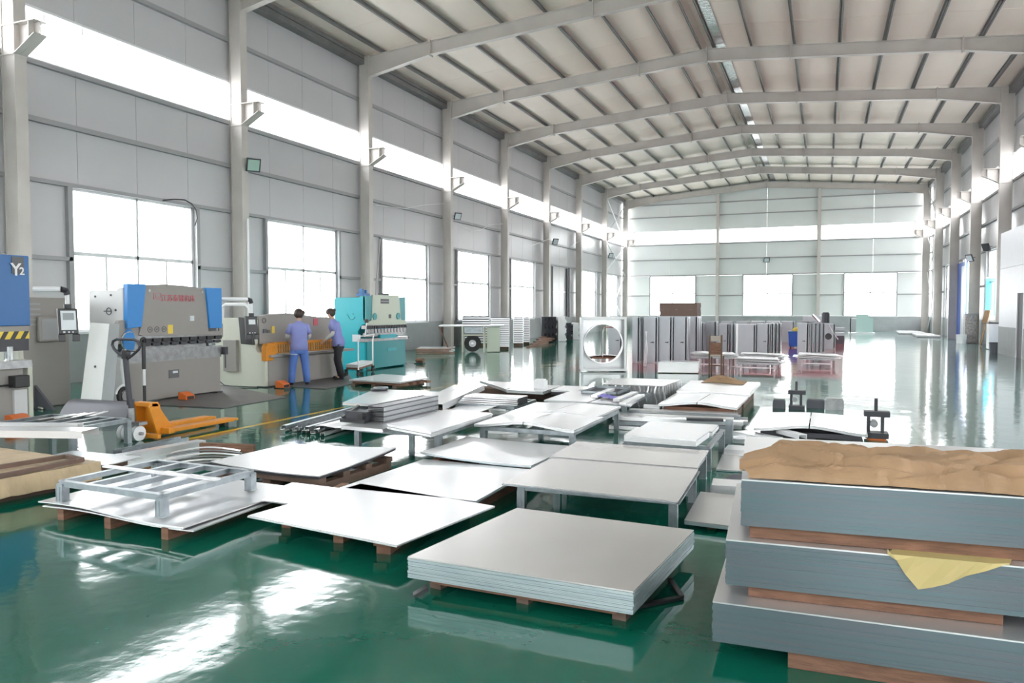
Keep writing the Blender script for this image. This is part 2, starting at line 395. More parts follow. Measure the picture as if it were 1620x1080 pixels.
# ---- windows
wcount = [0]
def window(axis, x, a, b, z0, z1, out, kind='big', portal_on=True):
    """axis 'y': window in a side wall at x, spans a..b in y. axis 'x': in an end wall at y=x, spans a..b in x"""
    wcount[0] += 1
    root = struct(D.objects.new('window_%d' % wcount[0], None)); COL.objects.link(root)
    def bx(m, u0, u1, v0, v1, t0, t1):
        q0, q1 = sorted((x + out * t0, x + out * t1))
        if axis == 'y': m.box(q0, q1, u0, u1, v0, v1)
        else: m.box(u0, u1, q0, q1, v0, v1)
    fr = MB(); fw = 0.05
    bx(fr, a, b, z0, z0 + fw, 0, .07); bx(fr, a, b, z1 - fw, z1, 0, .07); bx(fr, a, a + fw, z0, z1, 0, .07); bx(fr, b - fw, b, z0, z1, 0, .07)
    panes = []
    if kind == 'big':
        zt = 2.70; mid = (a + b) / 2
        bx(fr, a, b, zt - .04, zt + .04, 0, .07); bx(fr, mid - .03, mid + .03, z0, z1, 0, .07)
        for q in (0.25, 0.75):
            u = a + (b - a) * q; bx(fr, u - .025, u + .025, z0, zt, 0.01, .06)
        panes += [(a + (b - a) * i / 2, a + (b - a) * (i + 1) / 2, zt, z1) for i in range(2)]
        panes += [(a + (b - a) * i / 4, a + (b - a) * (i + 1) / 4, z0, zt) for i in range(4)]
    else:
        n = max(1, round((b - a) / 0.86))
        for i in range(1, n):
            u = a + (b - a) * i / n; bx(fr, u - .012, u + .012, z0 + .85, z1, 0.03, .05)
        panes += [(a + (b - a) * i / n, a + (b - a) * (i + 1) / n, z0, z1) for i in range(n)]
    fr.build('frame', 'frame', root)
    for u0, u1, v0, v1 in panes:
        g = MB(); bx(g, u0 + .01, u1 - .01, v0 + .01, v1 - .01, .036, .042); g.build('pane', 'glass' if kind == 'big' else 'skylight', root)
    if kind == 'big':
        sl = MB(); bx(sl, a - .06, b + .06, z0 - .05, z0, -.06, .1); sl.build('sill', 'frame', root)
    if portal_on:
        c = ((a + b) / 2, (z0 + z1) / 2)
        if axis == 'y': portal('window_portal', (x + out * .12, c[0], c[1]), (0, PI / 2 if out < 0 else -PI / 2, 0), z1 - z0, b - a)
        else: portal('window_portal', (c[0], x + out * .12, c[1]), (-PI / 2 if out > 0 else PI / 2, 0, 0), b - a, z1 - z0)
    return root
for k, y in enumerate(COLS[:-1]):
    w0, w1 = WIN[k]
    if k != 8: window('y', XW, w0, w1, 1.06, 4.05, -1)
    window('y', XW, y + 0.0, y + 6.0, 6.44, 7.50, -1, 'strip')
for k, y in enumerate(COLS[:-1]):
    w0, w1 = WIN[k]
    if k not in (8,):
        window('y', XWR, w0, w1, 1.06, 4.05, 1)
    window('y', XWR, y + 0.0, y + 6.0, 6.44, 7.50, 1, 'strip')

wl_x = []
for a, b in ((41.33, 42.96), (42.98, 44.63)):
    for z0, z1 in ((1.06, 2.57), (2.58, 4.05)):
        MB().box(XW - .1, XW, a, b, z0, z1).build('panel', 'panel', wl_)
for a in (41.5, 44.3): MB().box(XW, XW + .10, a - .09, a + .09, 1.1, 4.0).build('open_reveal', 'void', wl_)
# ---- end walls
def end_wall(name, y, out):
    root = struct(D.objects.new(name, None)); COL.objects.link(root)
    o0, o1 = sorted((y, y + out * 0.10)); gi = sorted((y, y - out * 0.09))
    MB().box(XW, XWR, *sorted((y, y + out * .2)), 0, 1.06).build('low_wall', 'plaster', root)
    wins = [(-12.39, -8.95), (-5.52, -2.1), (1.28, 4.62)]
    xs = [XW] + [v for w_ in wins for v in w_] + [XWR]
    for i in range(0, len(xs), 2):
        for z0, z1 in ((1.06, 2.57), (2.57, 4.05)):
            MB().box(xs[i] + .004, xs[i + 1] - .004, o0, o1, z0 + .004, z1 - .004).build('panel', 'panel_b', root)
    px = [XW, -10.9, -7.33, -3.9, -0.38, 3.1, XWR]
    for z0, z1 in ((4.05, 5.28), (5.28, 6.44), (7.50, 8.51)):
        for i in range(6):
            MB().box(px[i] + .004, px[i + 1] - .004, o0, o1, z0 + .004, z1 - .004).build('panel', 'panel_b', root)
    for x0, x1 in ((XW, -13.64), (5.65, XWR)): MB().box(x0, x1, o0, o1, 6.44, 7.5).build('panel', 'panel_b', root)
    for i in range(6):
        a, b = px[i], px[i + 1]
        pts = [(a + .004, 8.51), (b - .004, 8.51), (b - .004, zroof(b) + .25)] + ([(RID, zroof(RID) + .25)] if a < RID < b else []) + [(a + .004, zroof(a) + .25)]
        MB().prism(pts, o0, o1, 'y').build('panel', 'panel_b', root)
    for z in (4.09, 5.28, 6.40, 8.51, 9.45):
        for a, b in ((XF, -7.42), (-7.24, -0.47), (-0.29, XFR)):
            MB().box(a, b, *gi, z - .035, z + .035).build('girt', 'girt', root)
    for i in range(0, len(xs), 2):
        MB().box(xs[i], xs[i + 1], *gi, 2.53, 2.60).build('girt', 'girt', root)
    for px_ in (-7.33, -0.38):
        MB().box(px_ - .10, px_ + .10, *sorted((y - out * .09, y - out * .38)), 0, zroof(px_) - .45).build('wind_post', 'steel', root)
    for w_ in wins:
        for u in w_: MB().box(u - .03, u + .03, *gi, 1.06, 4.05).build('window_post', 'girt', root)
        window('x', y, w_[0], w_[1], 1.06, 4.05, out)
    for a, b in ((-13.64, -7.43), (-7.23, -0.48), (-0.28, 5.65)):
        window('x', y, a, b, 6.44, 7.50, out, 'strip')
    for z in (6.44, 7.5):
        pass
    MB().box(-7.43, -7.23, o0, o1, 6.44, 7.5).build('panel', 'panel_b', root); MB().box(-0.48, -0.28, o0, o1, 6.44, 7.5).build('panel', 'panel_b', root)
    return root
end_wall('wall_far', YE, 1)
end_wall('wall_back', YB, -1)

# ---- roof
roof = struct(D.objects.new('ceiling', None)); COL.objects.link(roof)
PLEN = 2.0
def slab(x0, x1, y0, y1, za, zb, t):
    return MB().add([(x0, y0, za), (x1, y0, zb), (x1, y1, zb), (x0, y1, za), (x0, y0, za + t), (x1, y0, zb + t), (x1, y1, zb + t), (x0, y1, za + t)],
                    [(0, 1, 2, 3), (4, 7, 6, 5), (0, 4, 5, 1), (1, 5, 6, 2), (2, 6, 7, 3), (3, 7, 4, 0)])
PH = 0.16
ny = int((YE - YB) / PLEN)
pl = slab(XW - .2, RID, YB + .006, YB + PLEN - .006, zroof(XW - .2) + PH, ZR + PH, .08).build('roof_panel', 'roof', roof)
pr_ = slab(RID, XWR + .2, YB + .006, YB + PLEN - .006, ZR + PH, zroof(XWR + .2) + PH, .08).build('roof_panel', 'roof', roof)
for i in range(1, ny + 1):
    for q in (pl, pr_):
        c = q.copy(); COL.objects.link(c); c.location = (0, i * PLEN, random.uniform(-.004, .004))
struct(MB().box(XW - .4, XWR + .4, YB - .2, YE + .2, 11.2, 11.3).build('roof_cover', 'concrete')) if False else None
# purlins
for x in [RID + d for d in (-0.22, 0.22)] + [RID - d for d in (1.15, 2.5, 3.92, 5.35, 6.77, 8.17, 9.6)] + [RID + d for d in (1.5, 2.9, 4.32, 5.67, 7.07, 8.42, 9.7)]:
    z = zroof(x)
    pz = MB().box(x - .008, x + .008, YB, YE, z + .02, z + PH).box(x - .008, x + .055, YB, YE, z + .02, z + .032).box(x - .055, x + .008, YB, YE, z + PH - .012, z + PH)
    pz.build('purlin', 'purlin', roof)
MB().box(RID + .30, RID + .62, YB, YE, ZR + .08, ZR + .12).build('ridge_flashing', 'silver_foil', roof)
# rafters
def rafter(y):
    r = MB(); hw = 0.10
    def I(x0, t0, b0, x1, t1, b1):
        f = .014
        def q(xa, za, xb, zb, h0, h1):
            pass
        for (za, zb, wd, th) in ((t0, t1, hw, -f), (b0, b1, hw, f)):
            lo, hi = (za + min(0, th), za + max(0, th)), (zb + min(0, th), zb + max(0, th))
            r.add([(x0, y - wd, lo[0]), (x0, y + wd, lo[0]), (x1, y + wd, hi[0]), (x1, y - wd, hi[0]), (x0, y - wd, lo[1]), (x0, y + wd, lo[1]), (x1, y + wd, hi[1]), (x1, y - wd, hi[1])],
                  [(0, 1, 2, 3), (4, 7, 6, 5), (0, 3, 7, 4), (1, 5, 6, 2), (0, 4, 5, 1), (3, 2, 6, 7)])
        r.add([(x0, y - .006, b0), (x0, y + .006, b0), (x1, y + .006, b1), (x1, y - .006, b1), (x0, y - .006, t0), (x0, y + .006, t0), (x1, y + .006, t1), (x1, y - .006, t1)],
              [(0, 1, 2, 3), (4, 7, 6, 5), (0, 3, 7, 4), (1, 5, 6, 2), (0, 4, 5, 1), (3, 2, 6, 7)])
    T = lambda x: zroof(x) + .02
    sL, sR = -11.76, 3.93; mL, mR = -6.39, -1.19
    pts = [(XW + .1, .67), (XF, .67), (sL, .42), (mL, .42), (RID, .44), (mR, .42), (sR, .40), (XFR, .60), (XWR - .1, .60)]
    for (xa, da), (xb, db) in zip(pts, pts[1:]): I(xa, T(xa), T(xa) - da, xb, T(xb), T(xb) - db)
    o = r.build('rafter', 'steel', roof)
    for x, d in ((sL, .42), (mL, .42), (RID, .44), (mR, .42), (sR, .40), (XF, .67), (XFR, .6)):
        MB().box(x - .018, x + .018, y - .11, y + .11, T(x) - d - .05, T(x) + .035).build('splice_plate', 'steel', o)
    return o
r0 = rafter(COLS[0])
for y in COLS[1:-1] + [58.15]:
    c = r0.copy(); COL.objects.link(c); c.location = (0, y - COLS[0], 0)
    for ch in r0.children:
        q = ch.copy(); COL.objects.link(q); q.parent = c

# ---- white cabin (office box) on the right, 4.1 m high
cab = struct(D.objects.new('wall_cabin', None)); COL.objects.link(cab)
CX = 5.68; CY1 = 31.2; CY0 = 21.0
dy0, dy1 = 27.66, 28.55
for a, b in ((CY0, dy0), (dy1, CY1)):
    MB().box(CX, CX + .08, a, b, 0.94, 2.92).build('panel', 'cabin', cab)
    MB().box(CX - .01, CX + .08, a, b, 0, 0.94).build('skirting_panel', 'plaster', cab)
MB().box(CX, CX + .08, dy0, dy1, 2.05, 2.92).build('panel', 'cabin', cab)
for a, b in ((CY0, 26.0), (26.0, CY1)):
    MB().box(CX, CX + .08, a + .004, b - .004, 2.93, 4.12).build('panel', 'cabin', cab)
MB().box(CX + .08, XWR - .02, CY1 - .08, CY1, 0, 4.12).build('panel', 'cabin', cab)
MB().box(CX + .08, XWR - .02, CY0, CY0 + .08, 0, 4.12).build('panel', 'cabin', cab)
MB().box(CX, XWR - .02, CY0, CY1, 4.12, 4.16).build('roof_panel', 'cabin', cab)
dr = struct(MB().box(CX + .03, CX + .07, dy0, dy1, 0, 2.05).build('door_1', 'void'))
MB().box(CX - .01, CX + .03, dy1 - .06, dy1, 0, 2.05).box(CX - .01, CX + .03, dy0, dy0 + .06, 0, 2.05).build('door_frame', 'frame', dr)
# ================================================================== FLOOR STOCK (sheets, stands, profiles)
from mathutils import noise as NZ
_F0 = Vector((-math.sin(YAW), math.cos(YAW), 0)); _R = Vector((math.cos(YAW), math.sin(YAW), 0)); _U0 = Vector((0, 0, 1))
_F = _F0 * math.cos(PITCH) - _U0 * math.sin(PITCH); _U = _U0 * math.cos(PITCH) + _F0 * math.sin(PITCH)
def W(u, v, z=0.0):
    """floor-plan position (x, y) seen at a photograph point on the horizontal plane z"""
    d = _F + _R * ((u - 810) / FPX) + _U * ((540 - v) / FPX); t = (z - CAM_H) / d.z
    return (d.x * t, d.y * t)
def PW_(z, *pts): return [W(u, v, z) for u, v in pts]
def rect(x0, x1, y0, y1, rz=0.0):
    cx, cy = (x0 + x1) / 2, (y0 + y1) / 2; c, s = math.cos(rz), math.sin(rz)
    return [(cx + (x - cx) * c - (y - cy) * s, cy + (x - cx) * s + (y - cy) * c) for x, y in ((x0, y0), (x1, y0), (x1, y1), (x0, y1))]
def lerp(a, b, t): return tuple(a[i] + (b[i] - a[i]) * t for i in range(len(a)))
def warp(m_, P, z, t=0.006, h=None, n=12):
    """thin sheet over quad P (x,y) at height z + h(s,u); s along P0->P1, u along P0->P3"""
    k = len(m_.v)
    for layer in (0, 1):
        for j in range(n + 1):
            for i in range(n + 1):
                s, u = i / n, j / n
                a = lerp(P[0], P[1], s); b = lerp(P[3], P[2], s); q = lerp(a, b, u)
                m_.v.append((q[0], q[1], z + (h(s, u) if h else 0) + (t if layer else 0)))
    N = (n + 1) ** 2; g = lambda l, i, j: k + l * N + j * (n + 1) + i
    for j in range(n):
        for i in range(n):
            m_.f.append((g(1, i, j), g(1, i + 1, j), g(1, i + 1, j + 1), g(1, i, j + 1)))
            m_.f.append((g(0, i, j), g(0, i, j + 1), g(0, i + 1, j + 1), g(0, i + 1, j)))
    for i in range(n):
        m_.f += [(g(0, i, 0), g(0, i + 1, 0), g(1, i + 1, 0), g(1, i, 0)), (g(0, i, n), g(1, i, n), g(1, i + 1, n), g(0, i + 1, n)),
                 (g(0, 0, i), g(1, 0, i), g(1, 0, i + 1), g(0, 0, i + 1)), (g(0, n, i), g(0, n, i + 1), g(1, n, i + 1), g(1, n, i))]
    return m_
def centre(P): return (sum(p[0] for p in P) / len(P), sum(p[1] for p in P) / len(P))
def grow(P, d):
    c = centre(P); return [(p[0] + (p[0] - c[0]) * d, p[1] + (p[1] - c[1]) * d) for p in P]
def shift(P, dx, dy): return [(p[0] + dx, p[1] + dy) for p in P]

def sheet_stack(label, P, z0, z1, n=6, top='galv_bright', edge='edge', jit=0.004, h=None, name='sheet_stack', cat='metal sheets', group=None, rnd=1):
    c = centre(P); t = thing(name, label, cat, (c[0], c[1], z0), group)
    R = random.Random(rnd); m_ = MB(); dz = (z1 - z0) / n
    for i in range(n - 1):
        Q = shift(P, R.uniform(-jit, jit), R.uniform(-jit, jit))
        if h: warp(m_, Q, z0 + i * dz, dz * .8, h, 10)
        else: m_.prism(Q, z0 + i * dz, z0 + (i + .86) * dz, 'z')
    if n > 1: stuff(m_.build('sheets', edge, t))
    warp(MB(), P, z1 - dz, dz, h, 12).build('top_sheet', top, t)
    return t
def stand(label, x0, x1, y0, y1, z0, z1, bars=3, rz=0.0, group=None, legs=(1, 1, 1, 1), lw=.055, m='angle', flat=False):
    P = rect(x0, x1, y0, y1, rz); c = centre(P); t = thing('steel_stand', label, 'stand', (c[0], c[1], z0), group)
    B = .045
    fr = MB(); L = .005
    for i in range(4):
        a, b = P[i], P[(i + 1) % 4]
        fr.beam((*a, z1 - B / 2), (*b, z1 - B / 2), L, B)                       # vertical leaf of the angle
        inn = lerp(a, c, .02); inb = lerp(b, c, .02)
        fr.beam((inn[0], inn[1], z1 - .003), (inb[0], inb[1], z1 - .003), B, L)  # flat leaf
    fr.build('top_frame', m, t)
    for i in range(bars):
        s = (i + 1) / (bars + 1); a = lerp(P[0], P[1], s); b = lerp(P[3], P[2], s)
        bb = MB(); bb.beam((*a, z1 - B / 2 - .003), (*b, z1 - B / 2 - .003), L, B); bb.beam((a[0] + .02, a[1], z1 - .004), (b[0] + .02, b[1], z1 - .004), .04, L)
        bb.build('cross_bar', m, t)
    if flat:
        a = lerp(P[0], P[3], .55); b = lerp(P[1], P[2], .55)
        MB().beam((a[0] - .12, a[1], z1 + .006), (b[0] + .02, b[1], z1 + .006), .055, .012).build('flat_bar', 'white', t)
    for k, p in enumerate(P):
        if not legs[k]: continue
        q = lerp(p, c, .035)
        lg = MB(); s = lw / 2
        lg.box(q[0] - s, q[0] + s, q[1] - s, q[1] + s, z0 + .004, z1 - B * .5)
        for e in (-.5, 0, .5): lg.box(q[0] + e * lw - .003, q[0] + e * lw + .003, q[1] - s - .003, q[1] - s, z0 + .004, z1 - B)
        l = lg.build('leg', m, t)
        MB().box(q[0] - s - .006, q[0] + s + .006, q[1] - s - .006, q[1] + s + .006, z0, z0 + .006).build('foot_plate', m, l)
    return t
def runners(label, P, z0, z1, n=3, along=1, w_=.08, name='timber_bearer', m='timber', group=None, over=0.0, ends=(0.0, 1.0)):
    """n separate timber bearers under a load; along=1: they run from the P0P1 side to the P3P2 side"""
    out = []
    for i in range(n):
        s = (i + .5) / n if n > 1 else .5
        s = .06 + (s - .5 / n) * (.88 / (1 - 1 / n)) if n > 1 else .5
        if along: a, b = lerp(P[0], P[1], s), lerp(P[3], P[2], s)
        else: a, b = lerp(P[0], P[3], s), lerp(P[1], P[2], s)
        a2, b2 = lerp(a, b, ends[0]), lerp(a, b, ends[1])
        o = MB().beam((*a2, (z0 + z1) / 2), (*b2, (z0 + z1) / 2), w_, z1 - z0).build(name, m, None, bevel=.003)
        out.append(o)
    return out

# ---- F1: the nearest stack, about 12 cm of sheets on a low timber frame
P = PW_(.193, (645, 880), (1002, 935), (1098, 838), (818, 803))
sheet_stack('nearest stack of satin galvanised sheets, front centre, on a low dark timber frame', P, .078, .193, 14, 'galv_warm', 'edge', .0035, rnd=3)
t = thing('low_pallet', 'low timber and steel pallet under the nearest sheet stack', 'pallet', (*centre(P), 0))
Q = grow(P, -.17)
for i, s in enumerate((.0, .5, 1.0)):
    a, b = lerp(Q[0], Q[3], s), lerp(Q[1], Q[2], s)
    MB().beam((a[0], a[1], .061), (b[0], b[1], .061), .09, .033).build('plank', 'timber', t)
for s in (.0, .5, 1.0):
    a, b = lerp(Q[0], Q[1], s), lerp(Q[3], Q[2], s)
    MB().beam((a[0], a[1], .022), (b[0], b[1], .022), .07, .044).build('plank', 'timber_dark', t)
k1 = W(655, 945, 0); k2 = W(1078, 952, 0)
br = MB(); br.beam((k1[0], k1[1], .012), (k1[0] + .06, k1[1] + .04, .05), .05, .02); br.build('lashing_foot', 'black', t)
br = MB(); br.beam((*W(1078, 948), .012), (*W(1060, 925), .03), .03, .02).beam((*W(1078, 948), .012), (*W(985, 968), .012), .03, .016); br.build('lashing_foot', 'black', t)

# ---- right-hand tower of three bundles
def Rq(x, y, L=2.4, Dp=1.16, a=math.radians(3.5)):
    c, s = math.cos(a), math.sin(a)
    return [(x, y), (x + L * c, y + L * s), (x + L * c - Dp * s, y + L * s + Dp * c), (x - Dp * s, y + Dp * c)]
def bundle(label, P, z0, z1, n, rnd, top='galv', gap=1.0):
    c = centre(P); t = thing('sheet_bundle', label, 'metal sheets', (c[0], c[1], z0))
    R = random.Random(rnd); m_ = MB(); dz = (z1 - z0) / n
    for i in range(n - 1):
        d = R.uniform(-.003, .003); e = R.choice((0, 0, 0, .002, -.002)) + R.uniform(-.0015, .0015)
        m_.prism(shift(P, d, e * gap), z0 + i * dz, z0 + (i + .985) * dz, 'z')
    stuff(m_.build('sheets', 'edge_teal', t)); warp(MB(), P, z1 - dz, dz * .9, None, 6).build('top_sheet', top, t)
    return t
R1 = Rq(-.43, 3.38, a=math.radians(1.5)); R2 = Rq(-.385, 3.46, a=math.radians(3.5)); R3 = Rq(-.325, 3.49, Dp=1.2, a=math.radians(4.5))
bundle('bottom bundle of blue-grey sheet edges in the right-hand tower', R1, .08, .258, 26, 5)
bundle('middle bundle of the right-hand tower, yellow paper hanging over its face', R2, .312, .515, 28, 6)
bundle('top bundle of the right-hand tower, under the crumpled brown paper', R3, .575, .782, 30, 8, gap=.3)
def bearers(label, P, z0, z1, s0, s1, grp):
    a, b = lerp(P[0], P[1], s0), lerp(P[0], P[1], s1); out = []
    d = Vector((P[3][0] - P[0][0], P[3][1] - P[0][1])).normalized()
    for q, nm in ((.07, 'front'), (.6, 'middle'), (1.02, 'rear')):
        o = MB().beam((a[0] + d.x * q, a[1] + d.y * q, (z0 + z1) / 2), (b[0] + d.x * q, b[1] + d.y * q, (z0 + z1) / 2), .08, z1 - z0).build('timber_bearer', 'timber', None, bevel=.003)
        tag(o, '%s timber bearer %s' % (nm, label), 'timber', grp)
bearers('on the floor below the right-hand tower', R1, 0, .08, .13, .95, 'bearers of the right-hand tower')
bearers('between the bottom and middle bundles of the right-hand tower', R2, .258, .312, .04, .45, 'bearers of the right-hand tower')
bearers('between the middle and top bundles of the right-hand tower', R3, .515, .575, .015, .9, 'bearers of the right-hand tower')

def crumpled(name, label, cat, u0, u1, hfun, z, nx, ny_, mt, edgef=None, thick=.003):
    m_ = MB()
    for j in range(ny_ + 1):
        for i in range(nx + 1):
            s, v_ = i / nx, j / ny_
            x, y, h = hfun(s, v_)
            m_.v.append((x, y, z + h))
    for j in range(ny_):
        for i in range(nx):
            a = j * (nx + 1) + i; m_.f.append((a, a + 1, a + nx + 2, a + nx + 1))
    o = m_.build(name, mt, None); sd = o.modifiers.new('thickness', 'SOLIDIFY'); sd.thickness = thick
    return tag(o, label, cat)
def ridged(x, y, sd, f): return 1 - abs(NZ.noise(Vector((x * f, y * f, sd)))) * 2.2
def crease(x, y, sd, f, ax=1.0):
    q = Vector((x * f * ax, y * f, sd)); q2 = q + Vector((NZ.noise(q * .7) * .8, NZ.noise(q * .7 + Vector((5, 5, 5))) * .8, 0))
    d, pt = NZ.voronoi(q2)[:2]; return d[1] - d[0]
def hp(s, v):
    a = lerp(R3[0], R3[1], s * .90 + .012)
    jag = .03 * NZ.noise(Vector((s * 9, 3, 1))) + .012 * NZ.noise(Vector((s * 40, 3, 1)))
    dy = .012 + jag + v * (.66 + .06 * NZ.noise(Vector((s * 5, 8, 0))))
    left = min(1, s / .05)
    x = a[0] - .06 * (1 - left) * math.sin(v * 5) + .02 * NZ.noise(Vector((s * 20, v * 9, 4)))
    prof = min(1, v * 9) ** .7 * min(1, (1.02 - v) * 9) ** .7
    tri = lambda q: abs((q % 1) * 2 - 1)
    me_ = .55 * NZ.noise(Vector((x * 1.7, v * .6, 3))) + .15 * NZ.noise(Vector((x * 6, v, 5)))
    big = (.075 * tri(v * 2.1 + me_ + .15) + .028 * tri(v * 5.3 + me_ * 2.5 + x * .8)) * (.55 + .6 * NZ.noise(Vector((x * 1.3, 2, 9))) + .35 * (1 - v))
    cr = .060 * min(.6, crease(x, dy, 2, 3.2, .5)) + .014 * min(.5, crease(x, dy, 6, 9, .7))
    z = .006 + (.012 + abs(big) + cr) * prof * (.45 + .55 * left)
    return x, a[1] + dy, max(.004, z)
crumpled('kraft_paper', 'long crumpled brown kraft paper lying along the top of the right-hand tower', 'wrapping paper', 0, 1, hp, .782, 240, 56, 'paper')
def hp2(s, v):
    x = -.16 + s * .62; y = 4.08 + v * .20 + .05 * NZ.noise(Vector((s * 4, v * 3, 2)))
    return x, y, .01 + (.05 + .02 * ridged(x, y, 3, 8)) * math.sin(v * PI) * math.sin(min(1, s * 1.2) * PI) ** .6
crumpled('kraft_paper', 'small pale kraft paper flap rising behind the long crumpled paper', 'wrapping paper', 0, 1, hp2, .782, 40, 10, 'paper')
# yellow paper: lies under the top bundle's bearers, hangs down over the middle bundle
def face_pt(u, v, P=R2, off=.012):
    d = _F + _R * ((u - 810) / FPX) + _U * ((540 - v) / FPX)
    a = Vector((*P[0], 0)); e = Vector((P[1][0] - P[0][0], P[1][1] - P[0][1], 0)).normalized(); nrm = Vector((e.y, -e.x, 0))
    a = a + nrm * off; o = Vector((0, 0, CAM_H)); t_ = (a - o).dot(nrm) / d.dot(nrm); return o + d * t_
yp = [face_pt(u, v) for u, v in ((1404, 868), (1418, 885), (1432, 908), (1452, 931), (1475, 929), (1500, 922), (1528, 911), (1560, 902), (1597, 891))]
m_ = MB(); tops = [Vector((yp[0].x + (yp[-1].x - yp[0].x) * i / 8, yp[0].y + (yp[-1].y - yp[0].y) * i / 8, .519)) for i in range(9)]
m_.v += [tuple(p + Vector((0, -.006 * (i % 2) * 1.5, 0))) for i, p in enumerate(yp)] + [tuple(p) for p in tops] + [tuple(p + Vector((.03, .10, 0))) for p in tops]
for i in range(8): m_.f += [(i, i + 1, 10 + i, 9 + i), (9 + i, 10 + i, 19 + i, 18 + i)]
o = m_.build('yellow_paper', 'paper_yel'); o.modifiers.new('t', 'SOLIDIFY').thickness = .002
tag(o, 'torn pointed piece of yellow paper hanging over the middle bundle', 'wrapping paper')
bl = tag(MB().add([(*lerp(R1[0], R1[1], .22), .262), (*lerp(R1[0], R1[1], .44), .262), (lerp(R1[0], R1[1], .40)[0], R1[0][1] - .01 + .05, .262), (lerp(R1[0], R1[1], .3)[0], R1[0][1] + .2, .262)], [(0, 1, 2, 3)]).build('paper_scrap', 'paper_pale'),
    'thin brown paper edge sticking out under the middle bundle of the right-hand tower', 'wrapping paper')
bl.modifiers.new('t', 'SOLIDIFY').thickness = .002; D.objects.remove(bl)

# ---- T1 / T2: satin sheets on low stands, right of the centre
P = PW_(.25, (797, 763), (1072, 793), (1105, 742), (862, 722)); P[3] = (P[0][0] + .02, P[2][1])
sheet_stack('satin sheet pile with sharp edge on the low stand just behind the nearest stack', P, .225, .25, 3, 'galv_warm', 'angle', .012, rnd=2)
stand('low angle-steel stand just behind the nearest stack', P[0][0] + .08, P[1][0] - .04, P[0][1] + .10, P[2][1] - .06, 0, .225, 3)
P = PW_(.25, (885, 724), (1100, 740), (1122, 711), (897, 696)); P[0] = (-2.2, P[1][1] - .04); P[3] = (-2.2, P[2][1])
P = [(-2.2, 6.26), (-.93, 6.26), (-.95, 7.07), (-2.2, 7.07)]
sheet_stack('second satin sheet pile, on the stand behind the sharp-edged one', P, .225, .25, 3, 'galv_warm', 'angle', .012, rnd=4)
stand('angle-steel stand under the second satin sheet pile', P[0][0] + .1, P[1][0] - .04, P[0][1] + .05, P[2][1] - .04, 0, .225, 3)

# ---- S5: two bright piles in the middle, low on bearers
Pa = [(-3.50, 5.00), (-2.33, 5.02), (-2.33, 6.20), (-3.44, 6.26)]
sheet_stack('bright sheet pile left of the satin stand, touching the floor bearers', Pa, .115, .135, 3, 'galv_bright', 'edge', .01, rnd=5)
for o, nm in zip(runners('', grow(Pa, -.1), 0, .115, 2), ('left', 'right')): tag(o, nm + ' timber bearer under the bright pile left of the satin stand', 'timber')
Pb = [(-3.46, 6.22), (-2.36, 6.24), (-2.36, 7.30), (-3.48, 7.28)]
sheet_stack('curled bright sheet pile in the middle, behind the pile left of the satin stand', Pb, .135, .16, 3, 'galv_bright', 'edge', .01, h=lambda s, u: .05 * (1 - s) ** 2 * (1 - .4 * u) - .01 * math.sin(u * PI), rnd=6)
for o, nm in zip(runners('', grow(Pb, -.12), 0, .135, 2), ('left', 'right')): tag(o, nm + ' timber bearer under the curled bright pile in the middle', 'timber')

# ---- S2: bright pile front left of centre on timber blocks
Pc = PW_(.135, (392, 815), (628, 862), (783, 800), (600, 700)); Pc[3] = (Pc[0][0] + Pc[2][0] - Pc[1][0], Pc[0][1] + Pc[2][1] - Pc[1][1] + .05)
sheet_stack('bright sheet pile on timber blocks, left of the nearest stack', Pc, .122, .135, 3, 'galv_bright', 'galv', .006, h=lambda s, u: -.0 * s, rnd=7)
Pd = [(-3.95, 4.50), (-3.2, 4.48), (-3.15, 5.02), (-4.0, 5.06)]
sheet_stack('bright sheet sticking out left from under the pile on timber blocks', Pd, .108, .120, 2, 'galv_bright', 'galv', .006, rnd=8)
for i, (u, v, s) in enumerate(((445, 838, 'leftmost'), (528, 862, 'middle, two-tier'), (600, 880, 'rightmost and largest'))):
    x, y = W(u, v, 0); x += .0; y += .05
    t = thing('timber_block', '%s timber bearer under the pile left of the nearest stack' % s, 'timber', (x, y, 0))
    wd = .07 if i < 2 else .095
    a = MB().box(x - wd / 2, x + wd / 2, y, y + .95, 0, .055, math.radians(8), (x, y)).build('lower_beam', 'timber', t)
    MB().box(x - wd / 2 - .012, x + wd / 2 - .02, y - .02, y + .95, .055, .108 if i < 1 else .121, math.radians(8), (x, y)).build('upper_beam', 'timber', t)

# ---- S4: bright curled sheet pile, centre left
Pe = [(-5.03, 5.24), (-3.85, 5.21), (-3.80, 6.36), (-5.05, 6.38)]
sheet_stack('bright curled sheet pile on a dark timber pallet, left of centre', Pe, .125, .155, 3, 'galv_bright', 'dark', .006, h=lambda s, u: .03 * (1 - s) ** 2 * (1 - u) + .05 * s * u * u - .012 * math.sin(s * PI), rnd=9)
t = thing('dark_pallet', 'dark timber pallet under the bright curled pile left of centre', 'pallet', (*centre(Pe), 0))
for i in range(3):
    a, b = lerp(Pe[0], Pe[1], .06 + .44 * i), lerp(Pe[3], Pe[2], .06 + .44 * i)
    MB().beam((a[0], a[1] + .04, .035), (b[0], b[1] - .04, .035), .09, .07).build('plank', 'timber_dark', t)
for i in range(4):
    a, b = lerp(Pe[0], Pe[3], .06 + .29 * i), lerp(Pe[1], Pe[2], .06 + .29 * i)
    MB().beam((a[0] + .05, a[1], .095), (b[0] - .02, b[1], .095), .1, .045).build('plank', 'timber_dark', t)

